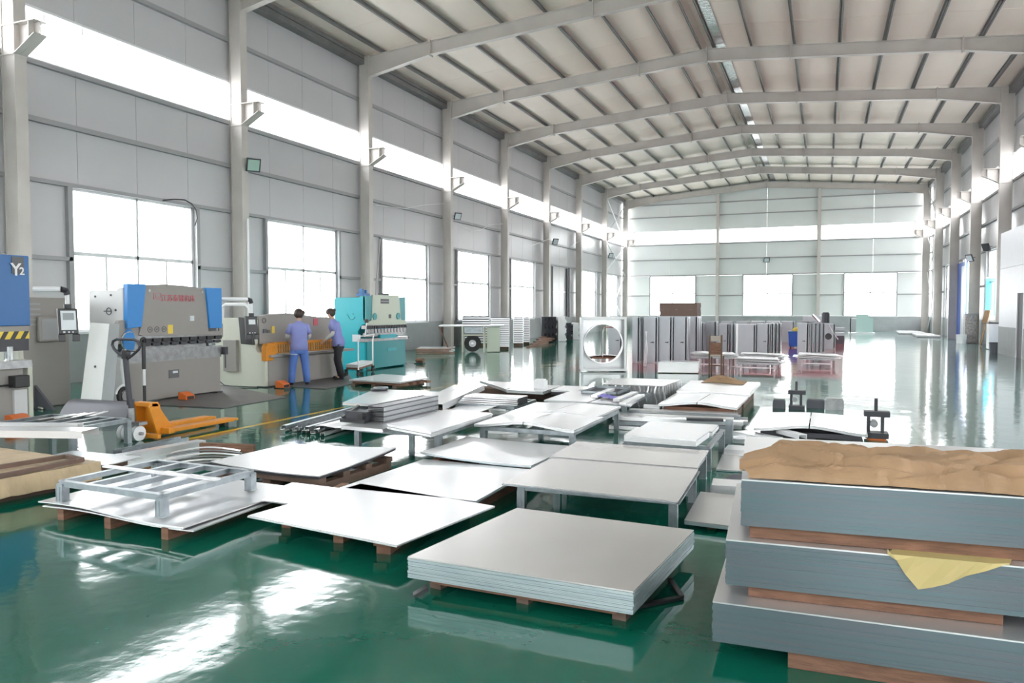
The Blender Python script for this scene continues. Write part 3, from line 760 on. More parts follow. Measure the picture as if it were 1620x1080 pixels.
# ---- S3 + frame stand on top, left
Pf = [(-5.33, 3.84), (-3.83, 3.74), (-3.83, 4.92), (-5.36, 5.02)]
for i, (q, zz, dsc) in enumerate((((.03, .02), .085, 'lowest'), ((-.02, .03), .100, 'middle'), ((.0, .0), .114, 'uppermost'))):
    Q = shift(Pf, *q); r = math.radians((1.5, -1.2, 0)[i]); c = centre(Q)
    Q = [(c[0] + (x - c[0]) * math.cos(r) - (y - c[1]) * math.sin(r), c[1] + (x - c[0]) * math.sin(r) + (y - c[1]) * math.cos(r)) for x, y in Q]
    o = warp(MB(), Q, zz, .008, (lambda s, u: .012 * math.sin(s * 6) * (1 - u)) if i < 2 else (lambda s, u: .012 * math.sin(s * 6) * (1 - u)), 16).build('metal_sheet', 'galv_bright' if i == 2 else 'galv')
    tag(o, dsc + ' bright sheet of the pile carrying the upturned frame stand', 'metal sheet')
Q = [(-3.90, 3.78), (-3.79, 3.80), (-3.78, 4.85), (-3.90, 4.9)]
for i, (s, nm) in enumerate(((.14, 'left'), (.48, 'middle'), (.86, 'right'))):
    a, b = lerp(Pf[0], Pf[1], s), lerp(Pf[3], Pf[2], s)
    tag(MB().beam((a[0], a[1] + .03, .04), (b[0], b[1], .04), .06, .08).build('timber_bearer', 'timber', None, bevel=.003), nm + ' timber bearer under the sheets with the frame stand', 'timber')
stand('galvanised frame stand with cross bars standing on the sheet pile at front left', -5.14, -4.1, 3.86, 4.72, .128, .285, 3, math.radians(-2), flat=True, lw=.06)

# ---- paper-wrapped pack at the left edge
Pg = [(-7.9, 3.55), (-5.95, 3.72), (-5.83, 4.78), (-7.9, 4.95)]
t = thing('wrapped_pack', 'paper-wrapped pack of sheets at the left edge, two dark angle irons on top', 'wrapped sheets', (*centre(Pg), 0))
def hw(s, v):
    # v 0..0.3 front face, 0.3..1 top ; s along x
    a = lerp(Pg[0], Pg[1], s); b = lerp(Pg[3], Pg[2], s)
    n_ = .014 * ridged(s * 4, v * 3, 1, 2.0) + .008 * ridged(s * 9, v * 7, 5, 2)
    if v < .3: q = v / .3; return a[0], a[1] - .02 - n_ - .03 * math.sin(q * PI), .05 + q * .15
    q = (v - .3) / .7; p = lerp(a, b, q); return p[0], p[1], .20 + n_ * .9 * (1 - q * .8)
m_ = MB(); nx, nv = 60, 26
for j in range(nv + 1):
    for i in range(nx + 1): m_.v.append(hw(i / nx, j / nv))
for j in range(nv):
    for i in range(nx): a = j * (nx + 1) + i; m_.f.append((a, a + 1, a + nx + 2, a + nx + 1))
k = len(m_.v)   # right end flap
for j in range(nv + 1):
    x, y, z = hw(1, j / nv)
    m_.v.append((x + .012 + .01 * (j % 2), y, max(.05, z - .15)))
for j in range(nv): m_.f.append((j * (nx + 1) + nx, (j + 1) * (nx + 1) + nx, k + j + 1, k + j))
o = m_.build('paper_wrap', 'paper_pale', t); o.modifiers.new('t', 'SOLIDIFY').thickness = .003
MB().prism(grow(Pg, -.03), .055, .185, 'z').build('sheets', 'edge', t)
for s in (.2, .6, .95):
    a, b = lerp(Pg[0], Pg[1], s), lerp(Pg[3], Pg[2], s); MB().beam((a[0] - .05, a[1] + .12, .025), (b[0] - .05, b[1], .025), .09, .05).build('timber_runner', 'timber_dark', t)
t = thing('angle_iron_frame', 'dark brown rectangular angle-iron frame lying on the paper-wrapped pack', 'steel frame', (-6.7, 4.5, .225))
A = [W(-60, 752, .235), W(8, 751, .235), W(132, 727, .235), W(104, 720, .235), W(-60, 742, .235)]
MB().beam((*W(-60, 765, .235), .235), (*W(130, 727, .235), .235), .04, .035).build('long_bar', 'timber_dark', t)
MB().beam((*W(-60, 748, .235), .235), (*W(104, 721.5, .235), .235), .04, .035).build('long_bar', 'timber_dark', t)
MB().beam((*W(104, 721.5, .235), .235), (*W(130, 727, .235), .235), .04, .035).build('end_bar', 'timber_dark', t)

# ---- loose galvanised channels beside the frame stand
def channel(label, p, q, w_=.08, h=.04, m='galv', z=0.0, t_=.004, name='steel_channel', group=None, up=True, cat='steel profile'):
    p = Vector((*p, z)); q = Vector((*q, z)); d = (q - p).normalized(); n_ = Vector((-d.y, d.x, 0)) * (w_ / 2)
    m_ = MB(); zc = Vector((0, 0, 1))
    base = t_ / 2 if up else h - t_ / 2
    m_.beam(p + zc * base, q + zc * base, w_, t_)
    for s in (-1, 1): m_.beam(p + n_ * s + zc * h / 2, q + n_ * s + zc * h / 2, t_, h)
    return tag(m_.build(name, m), label, cat, group)
sheet_o = tag(warp(MB(), [(-6.95, 5.02), (-6.05, 5.02), (-6.1, 5.45), (-7.0, 5.42)], .10, .01, None, 4).build('metal_sheet', 'galv_bright'), 'small bright sheet between the wrapped pack and the long channels', 'metal sheet')
for a in (-6.8, -6.25): tag(MB().box(a - .03, a + .03, 5.05, 5.4, 0, .10).build('timber_bearer', 'timber_dark'), ('left' if a < -6.5 else 'right') + ' bearer under the small bright sheet beside the wrapped pack', 'timber')
channel('near grey channel running back from the frame stand', W(150, 738, 0), W(319, 706, 0), .13, .075, 'galv', 0, .008, up=False)
channel('far grey channel behind the near one, beside the pallet truck', W(186, 722, 0), W(292, 700, 0), .12, .07, 'angle', 0, .008)
tag(MB().beam((*W(318, 713), .045), (*W(402, 716), .045), .06, .09).build('timber_block', 'timber'), 'reddish timber beam behind the bent sheet strips', 'timber')
for i in range(6):
    a = W(236 + i * 7, 739 - i * 4, .05); b = W(395 - i * 3, 727 - i * 2.2, .05)
    m_ = MB(); pts = []
    for j in range(9):
        s = j / 8; q = lerp(a, b, s); pts.append((q[0], q[1]))
    wv = [(q[0], q[1], .012 + i * .012 + .045 * math.sin(PI * k_ / 8) ** 1.0) for k_, q in enumerate(pts)]
    for k_ in range(8): m_.beam(wv[k_], wv[k_ + 1], .07, .004)
    tag(m_.build('bent_strip', 'galv' if i % 2 else 'dark'), ORD[i] + ' bent sheet strip from the left in the heap by the reddish timber beam', 'metal strip', 'bent strips by the timber beam')

# ---- left: stand, channel, curled sheet
stand('grey frame stand beside the pallet truck, loaded with loose strips', -8.50, -7.32, 5.62, 6.38, 0, .285, 4, math.radians(4))
channel('long white channel at the left edge resting across the stand', (-9.4, 4.45), W(143, 688, .30), .26, .07, 'galv_bright', .287, .006, up=False)
channel('second pale channel beside the white one at the left edge', (-9.5, 4.80), W(127, 677, .30), .10, .06, 'galv', .287, .006)
for i in range(4):
    a = W(60 + i * 28, 664 - i * 2, .29); b = W(120 + i * 16, 655 - i * 1.5, .29)
    tag(MB().beam((*a, .292), (*b, .292), .05, .008).build('flat_strip', 'galv'), ORD[i] + ' flat strip from the left on the stand beside the pallet truck', 'metal strip', 'strips on the left stand')
m_ = MB()
ca, cb = W(93, 655), W(198, 662)
for j in range(9):
    q = j / 8
    for c_ in (ca, cb): m_.v.append((c_[0] + .10 * q * q, c_[1] + .16 * q + .02, .004 + .21 * math.sin(q * 1.45)))
for j in range(8): m_.f.append((2 * j, 2 * j + 1, 2 * j + 3, 2 * j + 2))
o = m_.build('curled_sheet', 'galv_dark'); o.modifiers.new('t', 'SOLIDIFY').thickness = .004
tag(o, 'dull grey curved sheet standing on the floor in front of the blue-ended press brake', 'metal sheet')

# ---- stand in mid left with two sheet piles and sloping channel stack
stand('angle-steel stand left of centre carrying two sheet piles and a channel stack', -4.62, -3.62, 6.9, 8.1, 0, .27, 2)
Ph = [(-4.15, 6.66), (-3.56, 6.62), (-3.56, 8.12), (-4.28, 8.25)]
Ph = [(-4.12, 6.72), (-3.56, 6.62), (-3.56, 8.12), (-4.22, 8.22)]
sheet_stack('bright sheet pile with sloping near corner on the stand left of centre', Ph, .275, .325, 4, 'galv_bright', 'galv', .01, h=lambda s, u: .035 * (1 - s) * (1 - u) ** 2, rnd=10)
Pi = [(-4.68, 6.72), (-4.15, 6.68), (-4.25, 8.2), (-4.68, 8.2)]
sheet_stack('narrow grey sheet pile on the stand left of centre, under the black box', Pi, .275, .31, 4, 'galv', 'galv', .01, rnd=11)
t = thing('channel_stack', 'tall stack of nested grey channels sloping across the stand left of centre', 'steel profiles', (-4.7, 8.0, .31))
a0, a1 = Vector((*W(595, 668, .31), 0)), Vector((*W(682, 648, .31), 0))
for i in range(10):
    z = .312 + i * .018; d = (a1 - a0).normalized()
    m_ = MB().beam(a0 + Vector((0, 0, z + .006)), a1 + Vector((0, 0, z + .006)), .20 - .004 * (i % 2), .004)
    n_ = Vector((-d.y, d.x, 0)) * .1
    for s in (-1, 1): m_.beam(a0 + n_ * s + Vector((0, 0, z + .008)), a1 + n_ * s + Vector((0, 0, z + .008)), .003, .0155)
    m_.build('channel', 'galv_mid' if i % 3 else 'galv_dark', t)
t = thing('black_tool_box', 'black clamp box sitting at the near end of the channel stack', 'tool', (*W(565, 668, .31), .31))
bx_, by_ = W(563, 668, .31)
MB().box(bx_ - .17, bx_ + .14, by_ - .05, by_ + .16, .312, .345).build('base', 'black', t)
MB().box(bx_ - .13, bx_ + .15, by_ - .02, by_ + .16, .345, .43).build('body', 'dark', t)
MB().beam((bx_ - .15, by_ - .03, .36), (bx_ - .05, by_ + .14, .47), .05, .03).build('lever', 'black', t)
MB().cyl((bx_ + .10, by_ - .08, .385), .035, .05, 'y', 14).build('knob', 'black', t)

# ---- bundle of thin profiles on the floor, left of the stand
for i in range(13):
    R = random.Random(40 + i)
    p0 = (-6.25 + i * .055 + R.uniform(-.02, .02), 7.72 + R.uniform(-.12, .12)); q0 = (p0[0] - .55 + R.uniform(-.04, .04) + .30, 9.9 + R.uniform(-.2, .2))
    channel(ORD[i] + ' profile from the left in the long ragged bundle left of the stand', p0, q0, .06, .035, ('galv', 'galv_bright', 'angle')[i % 3], .01 + (i % 3) * .03, .003, 'steel_profile', 'long profile bundle', up=bool(i % 2))
tag(warp(MB(), [(-5.75, 7.72), (-5.2, 7.76), (-5.2, 9.6), (-5.75, 9.6)], .10, .01, lambda s, u: .01 * math.sin(s * 9), 8).build('metal_sheet', 'galv'), 'ribbed grey sheet on the profile bundle left of the stand', 'metal sheet')
def onray(u, v, y):
    d = _F + _R * ((u - 810) / FPX) + _U * ((540 - v) / FPX); k = y / d.y; return Vector((d.x * k, y, CAM_H + d.z * k))
# ---- middle rows of stands with folded sheet piles
def ridge_pair(prefix, x0, x1, y0, y1, z, H, mt='galv_bright', hid='folded sheet pairs', back=0.4, n=3):
    """two sheet piles side by side curling up to a common joint"""
    xm = (x0 + x1) / 2
    f = lambda q: q * q * (3 - 2 * q)
    a = sheet_stack('left half of ' + prefix, [(x0, y0), (xm - .006, y0), (xm - .006, y1), (x0 - .02, y1)], z, z + .03, n, mt, 'galv', .003, h=lambda s, u: H * f(s) * (1 - u * (1 - back)), rnd=3)
    b = sheet_stack('right half of ' + prefix, [(xm + .006, y0), (x1, y0 - .01), (x1 + .02, y1), (xm + .006, y1)], z, z + .03, n, mt, 'galv', .003, h=lambda s, u: H * f(1 - s) * (1 - u * (1 - back)), rnd=4)
stand('angle-steel stand in the middle carrying four curled sheets with a raised joint', -3.46, -2.40, 7.58, 9.5, 0, .255, 3)
ridge_pair('the front pair of curled sheets on the middle stand', -3.50, -2.36, 7.50, 8.55, .258, .055)
ridge_pair('the rear pair of curled sheets on the middle stand', -3.53, -2.42, 8.57, 9.6, .258, .035)
stand('angle-steel stand with trays and sheets behind the four curled sheets', -3.55, -2.45, 10.05, 11.7, 0, .25, 3)
sheet_stack('front sheet pile on the stand with the purple cloth', [(-3.58, 9.96), (-2.95, 9.98), (-2.95, 11.3), (-3.6, 11.25)], .252, .275, 3, 'galv_bright', 'galv', .008, rnd=12)
sheet_stack('right sheet pile with folded edge on the stand with the purple cloth', [(-2.93, 9.98), (-2.38, 10.04), (-2.45, 10.9), (-2.9, 10.85)], .252, .27, 3, 'galv_bright', 'galv', .008, h=lambda s, u: -.03 * s ** 3, rnd=13)
for i, (u, v, u2, v2) in enumerate(((975, 634, 1005, 622), (985, 640, 1015, 626), (940, 628, 968, 617))):
    a, b = W(u, v, .29), W(u2, v2, .29)
    tag(MB().beam((*a, .30), (*b, .30), .09, .035).build('metal_trough', 'galv_bright'), ('longer', 'right-hand', 'left-hand')[i] + ' narrow metal trough on the stand with the purple cloth', 'metal trough')
t = thing('open_crate', 'shallow open tray with dark contents on the stand with the purple cloth', 'tray', (*W(955, 618, .28), .28))
q = W(948, 622, .28)
MB().box(q[0] - .25, q[0] + .3, q[1] - .1, q[1] + .7, .278, .285).build('base', 'void', t)
for b in ((-.25, -.24, -.1, .7), (.29, .3, -.1, .7), (-.25, .3, -.1, -.09), (-.25, .3, .69, .7)): MB().box(q[0] + b[0], q[0] + b[1], q[1] + b[2], q[1] + b[3], .285, .32).build('side', 'angle', t)
M['purple'] = mat('purple_cloth', (0.22, 0.20, 0.52), 0.8)
def hc(s, v):
    a = W(945, 630, .28); return a[0] + s * .38 + .03 * math.sin(v * 6), a[1] + v * .25 + .05 * math.sin(s * 7), .012 + .025 * abs(NZ.noise(Vector((s * 4, v * 4, 3)))) * 2
crumpled('purple_cloth', 'small crumpled purple cloth lying among the trays', 'cloth', 0, 1, hc, .278, 18, 10, 'purple')

# T5 wavy-sided white stack
P = [(-3.25, 11.78), (-2.28, 11.81), (-2.20, 12.95), (-3.25, 12.9)]
t = thing('wavy_sheet_stack', 'white-topped stack of thin sheets with wavy sagging sides behind the trays', 'metal sheets', (*centre(P), 0))
warp(MB(), P, .34, .01, None, 6).build('top_sheet', 'galv_bright', t)
for k in range(16):
    s = k / 15
    for side in (0, 1):
        if side == 0: a = lerp(P[0], P[1], s)
        else: a = lerp(P[1], P[2], s)
        m_ = MB(); pts = []
        for j in range(7):
            z = .335 * (1 - j / 6); w_ = .018 * math.sin(j * 1.1 + k * .7)
            pts.append((a[0] + w_ * (1 if side == 0 else .3), a[1] - .004 + w_ * (.3 if side == 0 else 1), max(z, .002)))
        e = (.022, 0) if side == 0 else (0, .03)
        kk = len(m_.v)
        for p_ in pts: m_.v += [p_, (p_[0] + e[0], p_[1] + e[1], p_[2])]
        for j in range(6): m_.f.append((kk + 2 * j, kk + 2 * j + 1, kk + 2 * j + 3, kk + 2 * j + 2))
        o = m_.build('side_strip', 'galv' if k % 2 else 'girt', t); o.modifiers.new('t', 'SOLIDIFY').thickness = .003
MB().prism(grow(P, -.1), .0, .33, 'z').build('core', 'girt', t)

# T6: two tables right of it
P = [(-2.13, 12.05), (-1.03, 12.06), (-1.02, 14.1), (-2.2, 14.0)]
sheet_stack('bright sheet pile with the small brown paper on top, back row', P, .20, .25, 4, 'galv_bright', 'galv', .01, rnd=15)
for o, nm in zip(runners('', grow(P, -.12), 0, .2, 2, m='timber_dark'), ('left', 'right')): tag(o, nm + ' timber bearer under the pile with the small brown paper', 'timber')
ridge_pair('the curled sheet pair on the reddish timber base, back row', -2.11, -1.05, 10.55, 12.0, .19, .05)
t = thing('timber_pallet', 'reddish timber pallet under the curled sheet pair in the back row', 'pallet', (-1.6, 11.2, 0))
for i in range(3): MB().box(-2.0 + i * .40, -1.92 + i * .40, 10.65, 11.9, 0, .11).build('plank', 'timber_dark', t)
for i in range(5): MB().box(-2.04, -1.1, 10.62 + i * .29, 10.76 + i * .29, .11, .188).build('plank', 'timber', t)
tag(MB().cyl((-2.32, 10.62, .155), .045, .22, 'x', 12).build('paper_roll', 'white'), 'short white roll beside the curled sheet pair of the back row', 'roll')
tag(MB().box(-2.36, -2.1, 10.58, 10.8, 0, .105).build('timber_block', 'timber_dark'), 'dark timber block under the short white roll', 'timber')
def hb(s, v):
    a = W(1112, 604, .25); r = math.sin(PI * s) * math.sin(PI * v)
    return a[0] + s * .72, a[1] + (v - .3) * .75 + .12 * math.sin(s * 5), .01 + .17 * r * (1 - s * .75) * (.6 + .4 * ridged(s, v, 3, 3))
crumpled('kraft_paper', 'small folded brown kraft paper on the back-row sheet pile', 'wrapping paper', 0, 1, hb, .25, 22, 14, 'paper')

# profiles pile across
for i in range(12):
    R = random.Random(90 + i); lv = i // 4; yy = 9.55 + (i % 4) * .24 + lv * .05
    channel(('bottom', 'middle', 'top')[lv] + '-layer profile, ' + ORD[i % 4] + ' from the camera, in the crosswise pile between the right-hand stands', (-2.48 + R.uniform(-.08, .08), yy), (-.98 + R.uniform(-.1, .12), yy + .12 + R.uniform(-.02, .02)), .17, .045, ('galv', 'angle', 'galv_bright')[i % 3], .005 + lv * .052, .004, 'steel_profile', 'crosswise profile pile', up=False)
tag(MB().beam((-1.55, 9.52, .178), (-1.12, 9.6, .178), .10, .03).build('clamp_bar', 'dark'), 'dark clamp bar on top of the crosswise profile pile', 'tool')

# T7: small white stacks on a stand
stand('angle-steel stand with two small white sheet stacks, right of the middle', -1.80, -.98, 7.35, 8.45, 0, .24, 2)
sheet_stack('front small white sheet stack on the right-hand stand', [(-1.79, 7.30), (-1.09, 7.26), (-1.05, 7.86), (-1.79, 7.84)], .243, .305, 5, 'galv_bright', 'white', .003, rnd=16)
sheet_stack('rear small white sheet stack on the right-hand stand', [(-1.78, 7.90), (-1.03, 7.93), (-1.03, 8.42), (-1.77, 8.42)], .243, .29, 4, 'galv_bright', 'white', .004, rnd=17)
tag(MB().box(-1.02, -.94, 8.95, 9.03, 0, .27).build('square_post', 'angle'), 'short square steel post standing beside the crosswise profile pile', 'post')

# loose flat sheets and profiles at right of the aisle
sheet_stack('grey sheet lying nearly on the floor, left of the tower, far one', [(-.92, 7.38), (-.2, 7.42), (-.2, 8.65), (-.98, 8.60)], .004, .02, 2, 'galv_warm', 'edge', .003, rnd=18)
sheet_stack('grey sheet pile lying on the floor beside the tower, near one', [(-.88, 5.35), (-.1, 5.30), (-.1, 6.2), (-.90, 6.25)], .03, .06, 3, 'galv_warm', 'edge', .003, rnd=19)
for a in (-.7, -.25): tag(MB().box(a - .03, a + .03, 5.4, 6.15, 0, .03).build('timber_bearer', 'timber_dark'), ('left' if a < -.5 else 'right') + ' thin bearer under the near grey sheet pile beside the tower', 'timber')
channel('white box profile in front of the far grey sheet beside the tower', (-.84, 6.50), (.5, 6.62), .26, .09, 'galv_bright', .004, .006, up=False)
tag(warp(MB(), [(-.86, 6.8), (-.3, 6.85), (-.3, 7.3), (-.75, 7.28)], .004, .006, lambda s, u: .02 * s * u, 6).build('metal_sheet', 'void'), 'dark grey offcut on the floor between the grey sheets', 'metal sheet')

# V: curled pair at right with jigs
t = thing('low_pallet', 'dark low pallet under the curled sheet pair at right', 'pallet', (-.1, 9.9, 0))
for i in range(3): MB().box(-.66 + i * .5, -.57 + i * .5, 9.25, 10.5, 0, .07).build('plank', 'dark', t)
for i in range(4): MB().box(-.66, .40, 9.28 + i * .4, 9.40 + i * .4, .07, .128).build('plank', 'dark', t)
ridge_pair('the curled sheet pair at right with dark jigs around it', -.73, .47, 9.2, 10.7, .13, .06)
sheet_stack('flat pale sheets low on the floor under the front of the curled pair at right', [(-.98, 9.0), (.6, 8.9), (.62, 9.18), (-1.0, 9.18)], .004, .06, 3, 'galv_bright', 'galv', .01, rnd=20)
channel('first white profile slanting to the tower below the curled pair', W(1170, 688, .05), W(1228, 700, .05), .2, .10, 'galv_bright', .002, .006, up=False)
channel('second white profile slanting beside the first one', W(1202, 674, .12), W(1270, 692, .12), .10, .05, 'white', .104, .006, up=False)
channel('flat pale profile lying crosswise in front of the curled pair at right', (-.95, 8.45), (.4, 8.40), .3, .05, 'galv', .002, .006, up=False)
def jig(label, x, y, s=1.0, z=0.0):
    t = thing('drill_jig', label, 'jig', (x, y, z))
    MB().box(x - .10 * s, x + .10 * s, y - .09 * s, y + .09 * s, z, z + .05 * s).build('base', 'dark', t)
    for a in (-.07, .05): MB().box(x + a * s - .018, x + a * s + .018, y - .03, y + .03, z + .05 * s, z + .24 * s).build('post', 'dark', t)
    MB().box(x - .11 * s, x + .11 * s, y - .06 * s, y + .06 * s, z + .20 * s, z + .25 * s).build('top_plate', 'dark', t)
    MB().cyl((x - .01, y, z + .25 * s), .016 * s, .12 * s, 'z', 10).build('spindle', 'black', t)
    MB().cyl((x - .03, y - .05, z + .13 * s), .035 * s, .10 * s, 'y', 12).build('chuck', 'steel_raw', t)
jig('dark iron jig standing behind the curled sheet pair at right', -.36, 12.5, 1.15)
jig('dark iron jig with orange foot at the right end of the curled pair', .60, 9.95, 1.25, .02)
tag(MB().box(.50, .70, 9.84, 10.06, 0, .02).build('foot_plate', 'orange_red'), 'thin orange plate under the jig at the right end of the curled pair', 'plate')
for i, (u, v, lab) in enumerate(((1232, 646, 'left of the rear jig'), (1290, 646, 'right of the rear jig'), (1320, 648, 'rightmost, beside the other grey box'))):
    x, y = W(u, v, 0); s = .09 if i == 0 else .13
    tag(MB().box(x - s, x + s, y, y + .2, 0, .11 if i < 2 else .15).box(x - s * .9, x + s * .9, y + .01, y + .19, .11 if i < 2 else .15, .13 if i < 2 else .17).build('grey_box', 'void' if i < 2 else 'steel_raw'), 'small grey box on the floor behind the curled pair, ' + lab, 'box')

# ---- back-left group of sheets
sheet_stack('white sheet pile with a loose roll of wire on it, left of the long channels', [(-6.55, 9.45), (-5.5, 9.5), (-5.75, 11.3), (-7.15, 11.3)], .12, .16, 3, 'galv_bright', 'galv', .01, rnd=21)
for o, nm in zip(runners('', [(-6.4, 9.6), (-5.6, 9.6), (-5.8, 11.2), (-7.0, 11.2)], 0, .12, 2, m='timber_dark'), ('left', 'right')): tag(o, nm + ' bearer under the white pile with the wire roll', 'timber')
x, y = W(600, 618, .16)
t = thing('wire_coil', 'small grey coil of wire on the white sheet pile left', 'coil', (x, y, .16)); MB().ring((x, y, .185), .13, .02, 'z', 24, 6).build('loop', 'dark', t); MB().ring((x + .03, y, .21), .11, .018, 'z', 24, 6).build('loop', 'angle', t)
channel('nearer white channel pointing away behind the long channel stack', (-4.95, 9.25), (-5.52, 11.9), .30, .09, 'galv_bright', .15, .006, up=False)
channel('farther white channel beside the nearer one', (-5.40, 10.1), (-5.85, 11.9), .16, .07, 'galv_bright', .15, .006, up=False)
tag(MB().box(-5.6, -4.85, 9.5, 9.6, 0, .148).build('timber_bearer', 'timber_dark'), 'front bearer under the two white channels', 'timber')
tag(MB().box(-6.0, -5.2, 11.2, 11.3, 0, .148).build('timber_bearer', 'timber_dark'), 'rear bearer under the two white channels', 'timber')
Pk = [(-5.25, 11.55), (-4.85, 11.55), (-4.95, 12.85), (-5.95, 13.0)]
sheet_stack('white sheet pile behind the bright channel stack, left one', [(-5.1, 12.0), (-4.9, 11.75), (-4.95, 12.85), (-5.95, 13.0)], .15, .2, 3, 'galv_bright', 'galv', .008, rnd=22)
sheet_stack('white sheet pile behind the bright channel stack, right one', [(-4.86, 11.67), (-4.2, 11.62), (-4.25, 12.66), (-4.94, 12.75)], .15, .2, 3, 'galv_bright', 'galv', .008, rnd=23)
tag(MB().box(-5.7, -4.25, 12.2, 12.6, 0, .148).build('timber_bearer', 'timber_dark'), 'wide dark bearer under the two white piles behind the bright channel stack', 'timber')
tag(MB().box(-4.5, -4.3, 12.0, 12.15, .202, .34).box(-4.48, -4.32, 12.02, 12.13, .34, .36).build('white_canister', 'white'), 'small white canister standing on the right white pile', 'canister')
sheet_stack('white sheet pile left of the wavy-sided stack', [(-4.15, 11.9), (-3.35, 11.9), (-3.35, 12.7), (-4.2, 12.7)], .12, .2, 3, 'galv_bright', 'dark', .008, rnd=24)
tag(MB().box(-4.1, -3.4, 12.0, 12.6, 0, .118).build('timber_bearer', 'timber_dark'), 'dark block under the white pile left of the wavy-sided stack', 'timber')
t = thing('channel_stack', 'bright rounded channel stack with open dark end, behind the sheet with a lifted corner', 'steel profiles', (-4.5, 10.6, .18))
for i in range(4):
    z = .16 + i * .028
    m_ = MB().prism([(10.05, z), (10.45, z), (10.45, z + .022), (10.4, z + .024), (10.1, z + .024), (10.05, z + .018)], -4.95 + .03 * i, -4.02 + .01 * (i % 2), 'x')
    m_.build('channel', 'galv', t)
MB().box(-4.02, -4.0, 10.08, 10.42, .165, .26).build('end_cavity', 'black', t)
stand('angle-steel stand under the bright rounded channel stack', -4.95, -4.05, 10.0, 10.9, 0, .158, 1)
o = warp(MB(), [(-4.78, 9.0), (-4.32, 9.0), (-4.30, 10.0), (-4.9, 10.0)], .12, .008, lambda s, u: .03 * u * s, 8).build('metal_sheet', 'galv_bright'); tag(o, 'bright sheet with a lifted far corner in front of the rounded channel stack', 'metal sheet')
for a in (-4.65, -4.42): tag(MB().box(a - .03, a + .03, 9.1, 9.9, 0, .118).build('timber_bearer', 'timber_dark'), ('left' if a < -4.5 else 'right') + ' bearer under the sheet with the lifted corner', 'timber')
Q = [(-8.85, 13.0), (-7.6, 12.9), (-7.5, 13.85), (-8.95, 14.4)]
o = sheet_stack('white curled sheet pile on a low pallet beside the shear', Q, .09, .12, 2, 'galv_bright', 'galv', .01, h=lambda s, u: .02 * s * u, rnd=26)
t = thing('timber_pallet', 'low timber pallet under the white curled pile beside the shear', 'pallet', (*centre(Q), 0))
for i in range(4):
    a, b = lerp(Q[0], Q[3], .08 + .26 * i), lerp(Q[1], Q[2], .08 + .26 * i); MB().beam((a[0] + .05, a[1], .065), (b[0] + .1, b[1], .065), .1, .045).build('plank', 'timber', t)
for i in range(3):
    a, b = lerp(Q[0], Q[1], .08 + .4 * i), lerp(Q[3], Q[2], .08 + .4 * i); MB().beam((*a, .021), (*b, .021), .09, .042).build('plank', 'timber_dark', t)

# ================================================================== PALLET TRUCK
t = thing('pallet_truck', 'orange hand pallet truck with black loop handle at left', 'pallet truck', (-7.48, 6.5, 0))
yx = -7.48
fk = MB()
for s, nm in ((-1, 'fork'), (1, 'fork')):
    a = Vector((yx + .02 + s * .19, 6.85, .085)); b = Vector((yx - .02 + s * .19 + .02, 7.95, .075))
    m_ = MB(); m_.beam(a, b, .15, .05); m_.beam(b, b + Vector((0, .10, -.01)), .11, .035)
    f_ = m_.build('fork', 'orange', t, bevel=.008)
    MB().cyl(b + Vector((-.05, -.12, -.045)), .035, .10, 'x', 12).build('fork_roller', 'rubber', f_)
body = MB()
body.prism([(6.78, .03), (7.05, .03), (7.05, .11), (6.98, .14), (6.86, .30), (6.78, .42), (6.70, .43), (6.66, .38)], yx - .12, yx - .09, 'x')
body.prism([(6.78, .03), (7.05, .03), (7.05, .11), (6.98, .14), (6.86, .30), (6.78, .42), (6.70, .43), (6.66, .38)], yx + .14, yx + .17, 'x')
body.box(yx - .12, yx + .17, 6.70, 6.80, .38, .43).box(yx - .30, yx + .30, 6.82, 6.90, .05, .12).box(yx - .09, yx + .14, 6.82, 6.85, .12, .40)
body.beam((yx - .30, 6.70, .045), (yx - .12, 6.76, .30), .04, .03).beam((yx - .30, 6.68, .045), (yx + .30, 6.68, .045), .05, .05)
body.build('chassis', 'orange', t, bevel=.005)
MB().cyl((yx, 6.56, .16), .045, .22, 'z', 16).box(yx - .18, yx + .18, 6.50, 6.62, .19, .225).build('pump', 'steel_raw', t)
MB().cyl((yx, 6.56, .38), .035, .10, 'z', 14).build('pump_cap', 'dark', t)
for s in (-.09, -.02, .06, .13) :
    MB().cyl((yx + s - .045, 6.55, .09), .088, .05, 'x', 22).build('steer_wheel', 'white', t)
MB().cyl((yx - .15, 6.55, .09), .02, .33, 'x', 10).build('axle', 'steel_raw', t)
MB().tube([(yx, 6.54, .42), (yx - .01, 6.50, .98)], .032, 12).build('handle_pole', 'dark', t, smooth=False)
hz = .99; H = [(0, 0, .0), (-.10, 0, .04), (-.185, 0, .10), (-.215, 0, .15), (-.20, 0, .19), (-.14, 0, .215), (.13, 0, .215), (.20, 0, .19), (.225, 0, .14), (.20, 0, .10), (.10, 0, .03), (.0, 0, -.02)]
MB().tube([(yx + a, 6.50, hz - .02 + c) for a, b, c in H], .016, 8).build('loop_handle', 'dark', t)
MB().box(yx - .04, yx + .04, 6.47, 6.53, .96, 1.06).tube([(yx + .02, 6.5, 1.06), (yx + .13, 6.5, 1.05)], .009, 6).build('release_lever', 'black', t)

